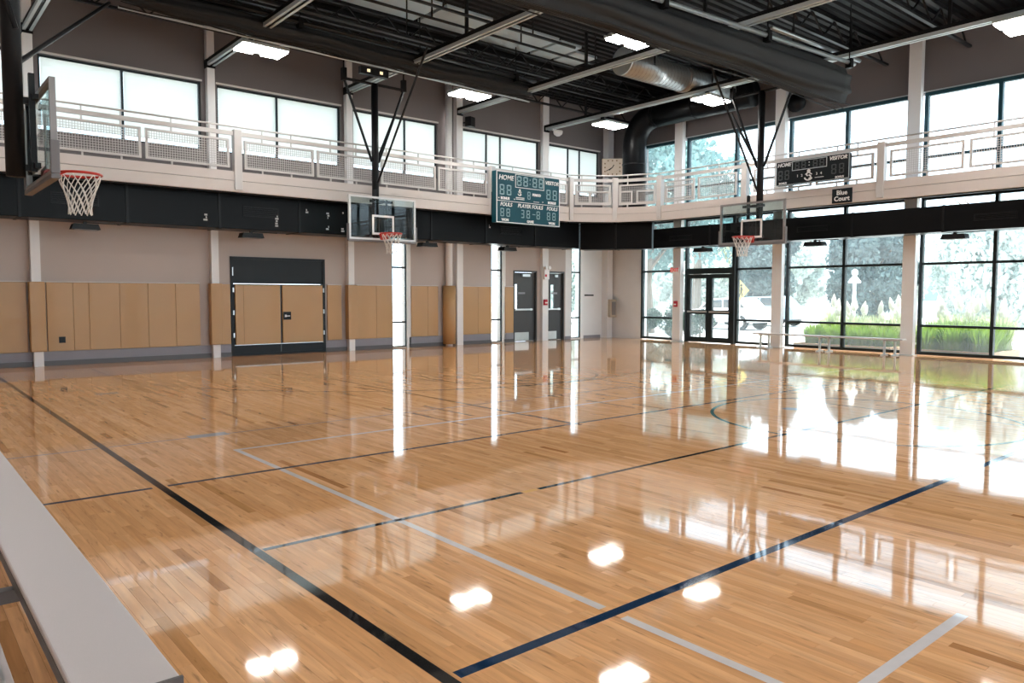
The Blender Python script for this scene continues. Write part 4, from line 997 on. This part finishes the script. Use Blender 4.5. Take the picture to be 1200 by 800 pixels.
def leaf_cloud(n, seed, m, lobes=11, size=(0.09, 0.19)):
    """unit crown: lobes inside radius 1"""
    rnd = random.Random(seed); mb = MB(); cs = []
    for i in range(lobes):
        while True:
            p = Vector((rnd.uniform(-1, 1), rnd.uniform(-1, 1), rnd.uniform(-1, 1)))
            if p.length < 0.75: break
        cs.append((p, rnd.uniform(0.28, 0.5)))
    for i in range(n):
        c, R = rnd.choice(cs)
        d = Vector((rnd.gauss(0, 1), rnd.gauss(0, 1), rnd.gauss(0, 1))).normalized()*R*rnd.uniform(0.55, 1.0)
        p = c+d; s = rnd.uniform(*size)*0.35
        a = Vector((rnd.gauss(0, 1), rnd.gauss(0, 1), rnd.gauss(0, 1))).normalized(); b = a.cross(Vector((rnd.gauss(0, 1), rnd.gauss(0, 1), rnd.gauss(0, 1)))).normalized()
        mb.add([p-a*s, p+b*s*0.55, p+a*s, p-b*s*0.55], [(0, 1, 2, 3)])
    return mb.mesh('foliage', m)
CR = {'pale': [leaf_cloud(24000, 21, 'leaf_hazed'), leaf_cloud(24000, 22, 'leaf_hazed')], 'dark': [leaf_cloud(24000, 23, 'leaf_dark'), leaf_cloud(24000, 27, 'leaf_dark')],
      'teal': [leaf_cloud(8500, 24, 'leaf_teal', 16)], 'hedge': [leaf_cloud(7000, 31, 'leaf_hedge'), leaf_cloud(7000, 32, 'leaf_hedge')], 'lime': [leaf_cloud(11000, 25, 'leaf_lime')]}
def tree(x, y, h, rx, kind, label, group=None, trunk=0.35, base=None, kidx=0, rzv=None):
    r = root('tree', label, 'tree', (x, y, -0.08), random.uniform(0, 6), group)
    cz = h - (rzv or rx); rz_ = rzv or rx
    o = bpy.data.objects.new('foliage', CR[kind][kidx % len(CR[kind])]); COL.objects.link(o); o.parent = r
    o.location = (0, 0, cz); o.scale = (rx, rx, rz_)
    mb = MB().tube([(0, 0, 0), (0.08, 0.05, h*0.25), (-0.05, 0.1, h*0.5), (0.05, 0.05, cz+0.3*rz_)], [trunk*0.6, trunk*0.45, trunk*0.35, trunk*0.12], 8)
    rnd = random.Random(int(x*10+y))
    for k in range(6):
        a = 2*PI*k/6+rnd.uniform(-0.3, 0.3); z0 = h*rnd.uniform(0.3, 0.55)
        mb.tube([(0, 0.05, z0), (0.35*rx*math.cos(a), 0.35*rx*math.sin(a), z0+0.35*rz_), (0.75*rx*math.cos(a), 0.75*rx*math.sin(a), z0+0.6*rz_)], [trunk*0.25, trunk*0.16, 0.03], 6)
    mb.build('trunk', 'bark', r)
tree(24.6, 20.4, 8.3, 2.6, 'teal', 'open branched tree beyond the windows beside the black standing duct', None, 0.5, None, 0, 3.4)
tree(35.5, 26.0, 11.5, 3.2, 'teal', 'tall blue green tree seen through the upper windows above the entrance', None, 0.5, None, 0, 4.4)
LT = 'pale hazy tree in the row across the road'; LD = 'dark dense tree in the row across the road'
spots = [(47.6, 33.6, 8.0, 2.9, 'lime', 0)]
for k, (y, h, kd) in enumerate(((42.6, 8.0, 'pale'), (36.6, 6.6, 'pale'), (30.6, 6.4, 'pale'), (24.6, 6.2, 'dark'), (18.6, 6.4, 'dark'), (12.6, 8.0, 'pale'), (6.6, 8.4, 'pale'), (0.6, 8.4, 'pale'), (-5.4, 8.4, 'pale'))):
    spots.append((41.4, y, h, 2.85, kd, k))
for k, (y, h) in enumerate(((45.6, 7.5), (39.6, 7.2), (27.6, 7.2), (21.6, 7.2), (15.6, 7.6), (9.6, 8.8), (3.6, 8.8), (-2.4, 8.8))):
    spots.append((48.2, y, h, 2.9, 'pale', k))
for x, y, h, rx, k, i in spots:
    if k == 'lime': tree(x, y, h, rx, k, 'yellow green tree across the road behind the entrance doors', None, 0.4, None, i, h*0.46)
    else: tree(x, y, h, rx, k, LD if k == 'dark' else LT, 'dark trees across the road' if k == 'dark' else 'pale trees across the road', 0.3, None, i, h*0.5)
def shrub(x, y, rx, h, kind, label, group, i=0):
    r = root('shrub', label, 'shrub', (x, y, -0.08), random.uniform(0, 6), group)
    o = bpy.data.objects.new('foliage', CR[kind][i]); COL.objects.link(o); o.parent = r; o.location = (0, 0, h*0.52); o.scale = (rx, rx, h*0.55)
    MB().tube([(0, 0, 0), (0.02, 0, h*0.5)], [0.05, 0.02], 6).build('stem', 'bark', r)
for k, y in enumerate((15.6, 16.75, 17.9, 19.05, 20.2)): shrub(21.6, y, 0.62, 1.15, 'hedge', 'dark clipped shrub outside the end window by the corner', 'dark shrubs outside the corner', k % 2)
for k, y in enumerate((19.6, 20.5, 21.4)): shrub(18.9+0.2*k, y, 0.42, 0.9, 'hedge', 'dark shrub outside the slit window by the pale wall', 'shrubs outside the slit window', k % 2)
def car(x, y, rz, m, label, sc_=1.0):
    r = root('parked_car', label, 'car', (x, y, -0.07), rz); r.scale = (sc_,)*3
    side = [(-2.1, 0.35), (2.1, 0.35), (2.15, 0.62), (1.95, 0.82), (1.0, 0.92), (-2.0, 0.98), (-2.15, 0.7)]
    MB().prism(side, -0.85, 0.85).build('body', m, r, bevel=0.05)
    cab = [(-1.7, 0.95), (1.05, 0.92), (0.45, 1.40), (-1.15, 1.45)]
    b = MB().prism(cab, -0.72, 0.72).build('cabin', m, r, bevel=0.04)
    for s in (-1, 1):
        MB().prism([(-1.45, 1.0), (-0.35, 1.0), (-0.35, 1.36), (-1.08, 1.37)], s*0.725-0.004, s*0.725+0.004).build('side_window', 'car_glass', b)
        MB().prism([(-0.27, 1.0), (0.85, 0.98), (0.42, 1.33), (-0.27, 1.36)], s*0.725-0.004, s*0.725+0.004).build('side_window', 'car_glass', b)
    for wx in (-1.3, 1.35):
        for s in (-1, 1):
            t = MB().tube([(wx, s*0.66, 0.34), (wx, s*0.87, 0.34)], 0.34, 20).build('wheel', 'tyre', r)
            MB().tube([(wx, s*0.872, 0.34), (wx, s*0.885, 0.34)], 0.20, 14).build('hubcap', 'satin_steel', t)
car(30.2, 20.4, PI/2, 'car_white', 'white parked car seen through the glazed entrance doors')
car(35.2, 21.6, PI/2, 'car_blue', 'blue grey parked car across the road beyond the white car', 1.05)
r = root('street_lamp', 'white post top street lamp with conical shade outside', 'street lamp', (27.0, 12.88, -0.08))
MB().tube([(0, 0, 0), (0, 0, 2.05)], [0.07, 0.06], 10).build('pole', 'lamp_post', r, True)
MB().tube([(0, 0, 2.02), (0, 0, 2.06), (0, 0, 2.26), (0, 0, 2.28)], [0.20, 0.22, 0.08, 0.06], 14).build('lamp_shade', 'lamp_post', r)
MB().tube([(0, 0, 2.28), (0, 0, 2.36), (0, 0, 2.46), (0, 0, 2.52)], [0.07, 0.11, 0.10, 0.02], 12).build('finial', 'white_paint', r, True)
r = root('crossing_sign', 'yellow diamond pedestrian crossing sign on a post outside', 'sign', (26.0, 16.95, -0.08), -PI/2)
MB().tube([(0, 0, 0), (0, 0, 2.1)], 0.03, 8).build('post', 'satin_steel', r)
MB().prism([(0, 1.32), (0.44, 1.76), (0, 2.20), (-0.44, 1.76)], -0.05, -0.035).build('sign_panel', 'sign_yellow', r)
mb = MB()
for x in (-0.09, 0.10):
    mb.prism([(x+0.05*math.cos(2*PI*i/10), 1.96+0.05*math.sin(2*PI*i/10)) for i in range(10)], -0.056, -0.05)
    mb.bar((x, -0.053, 1.90), (x, -0.053, 1.70), 0.08, 0.006, (0, 1, 0)).bar((x, -0.053, 1.72), (x-0.07, -0.053, 1.52), 0.04, 0.006, (0, 1, 0)).bar((x, -0.053, 1.72), (x+0.07, -0.053, 1.52), 0.04, 0.006, (0, 1, 0)).bar((x, -0.053, 1.87), (x+0.09, -0.053, 1.76), 0.03, 0.006, (0, 1, 0))
mb.build('pictogram', 'black_steel', r)
r = root('house', 'pale house with grey roof behind the trees across the road', 'house', (58, 18, -0.08))
B(0, 8, -12, 12, 0, 5.0).build('house_wall', 'house_pale', r)
MB().add([(-0.5,-12.5,5),(8.5,-12.5,5),(8.5,12.5,5),(-0.5,12.5,5),(4,-12.5,7.5),(4,12.5,7.5)], [(0,3,2,1),(0,4,5,3),(1,2,5,4),(0,1,4),(2,3,5)]).build('house_roof', 'house_roof', r)
for y in (-9, -5, -1, 3, 7):
    B(-0.05, 0.02, y, y+1.6, 1.2, 3.0).build('house_window', 'house_win', r)
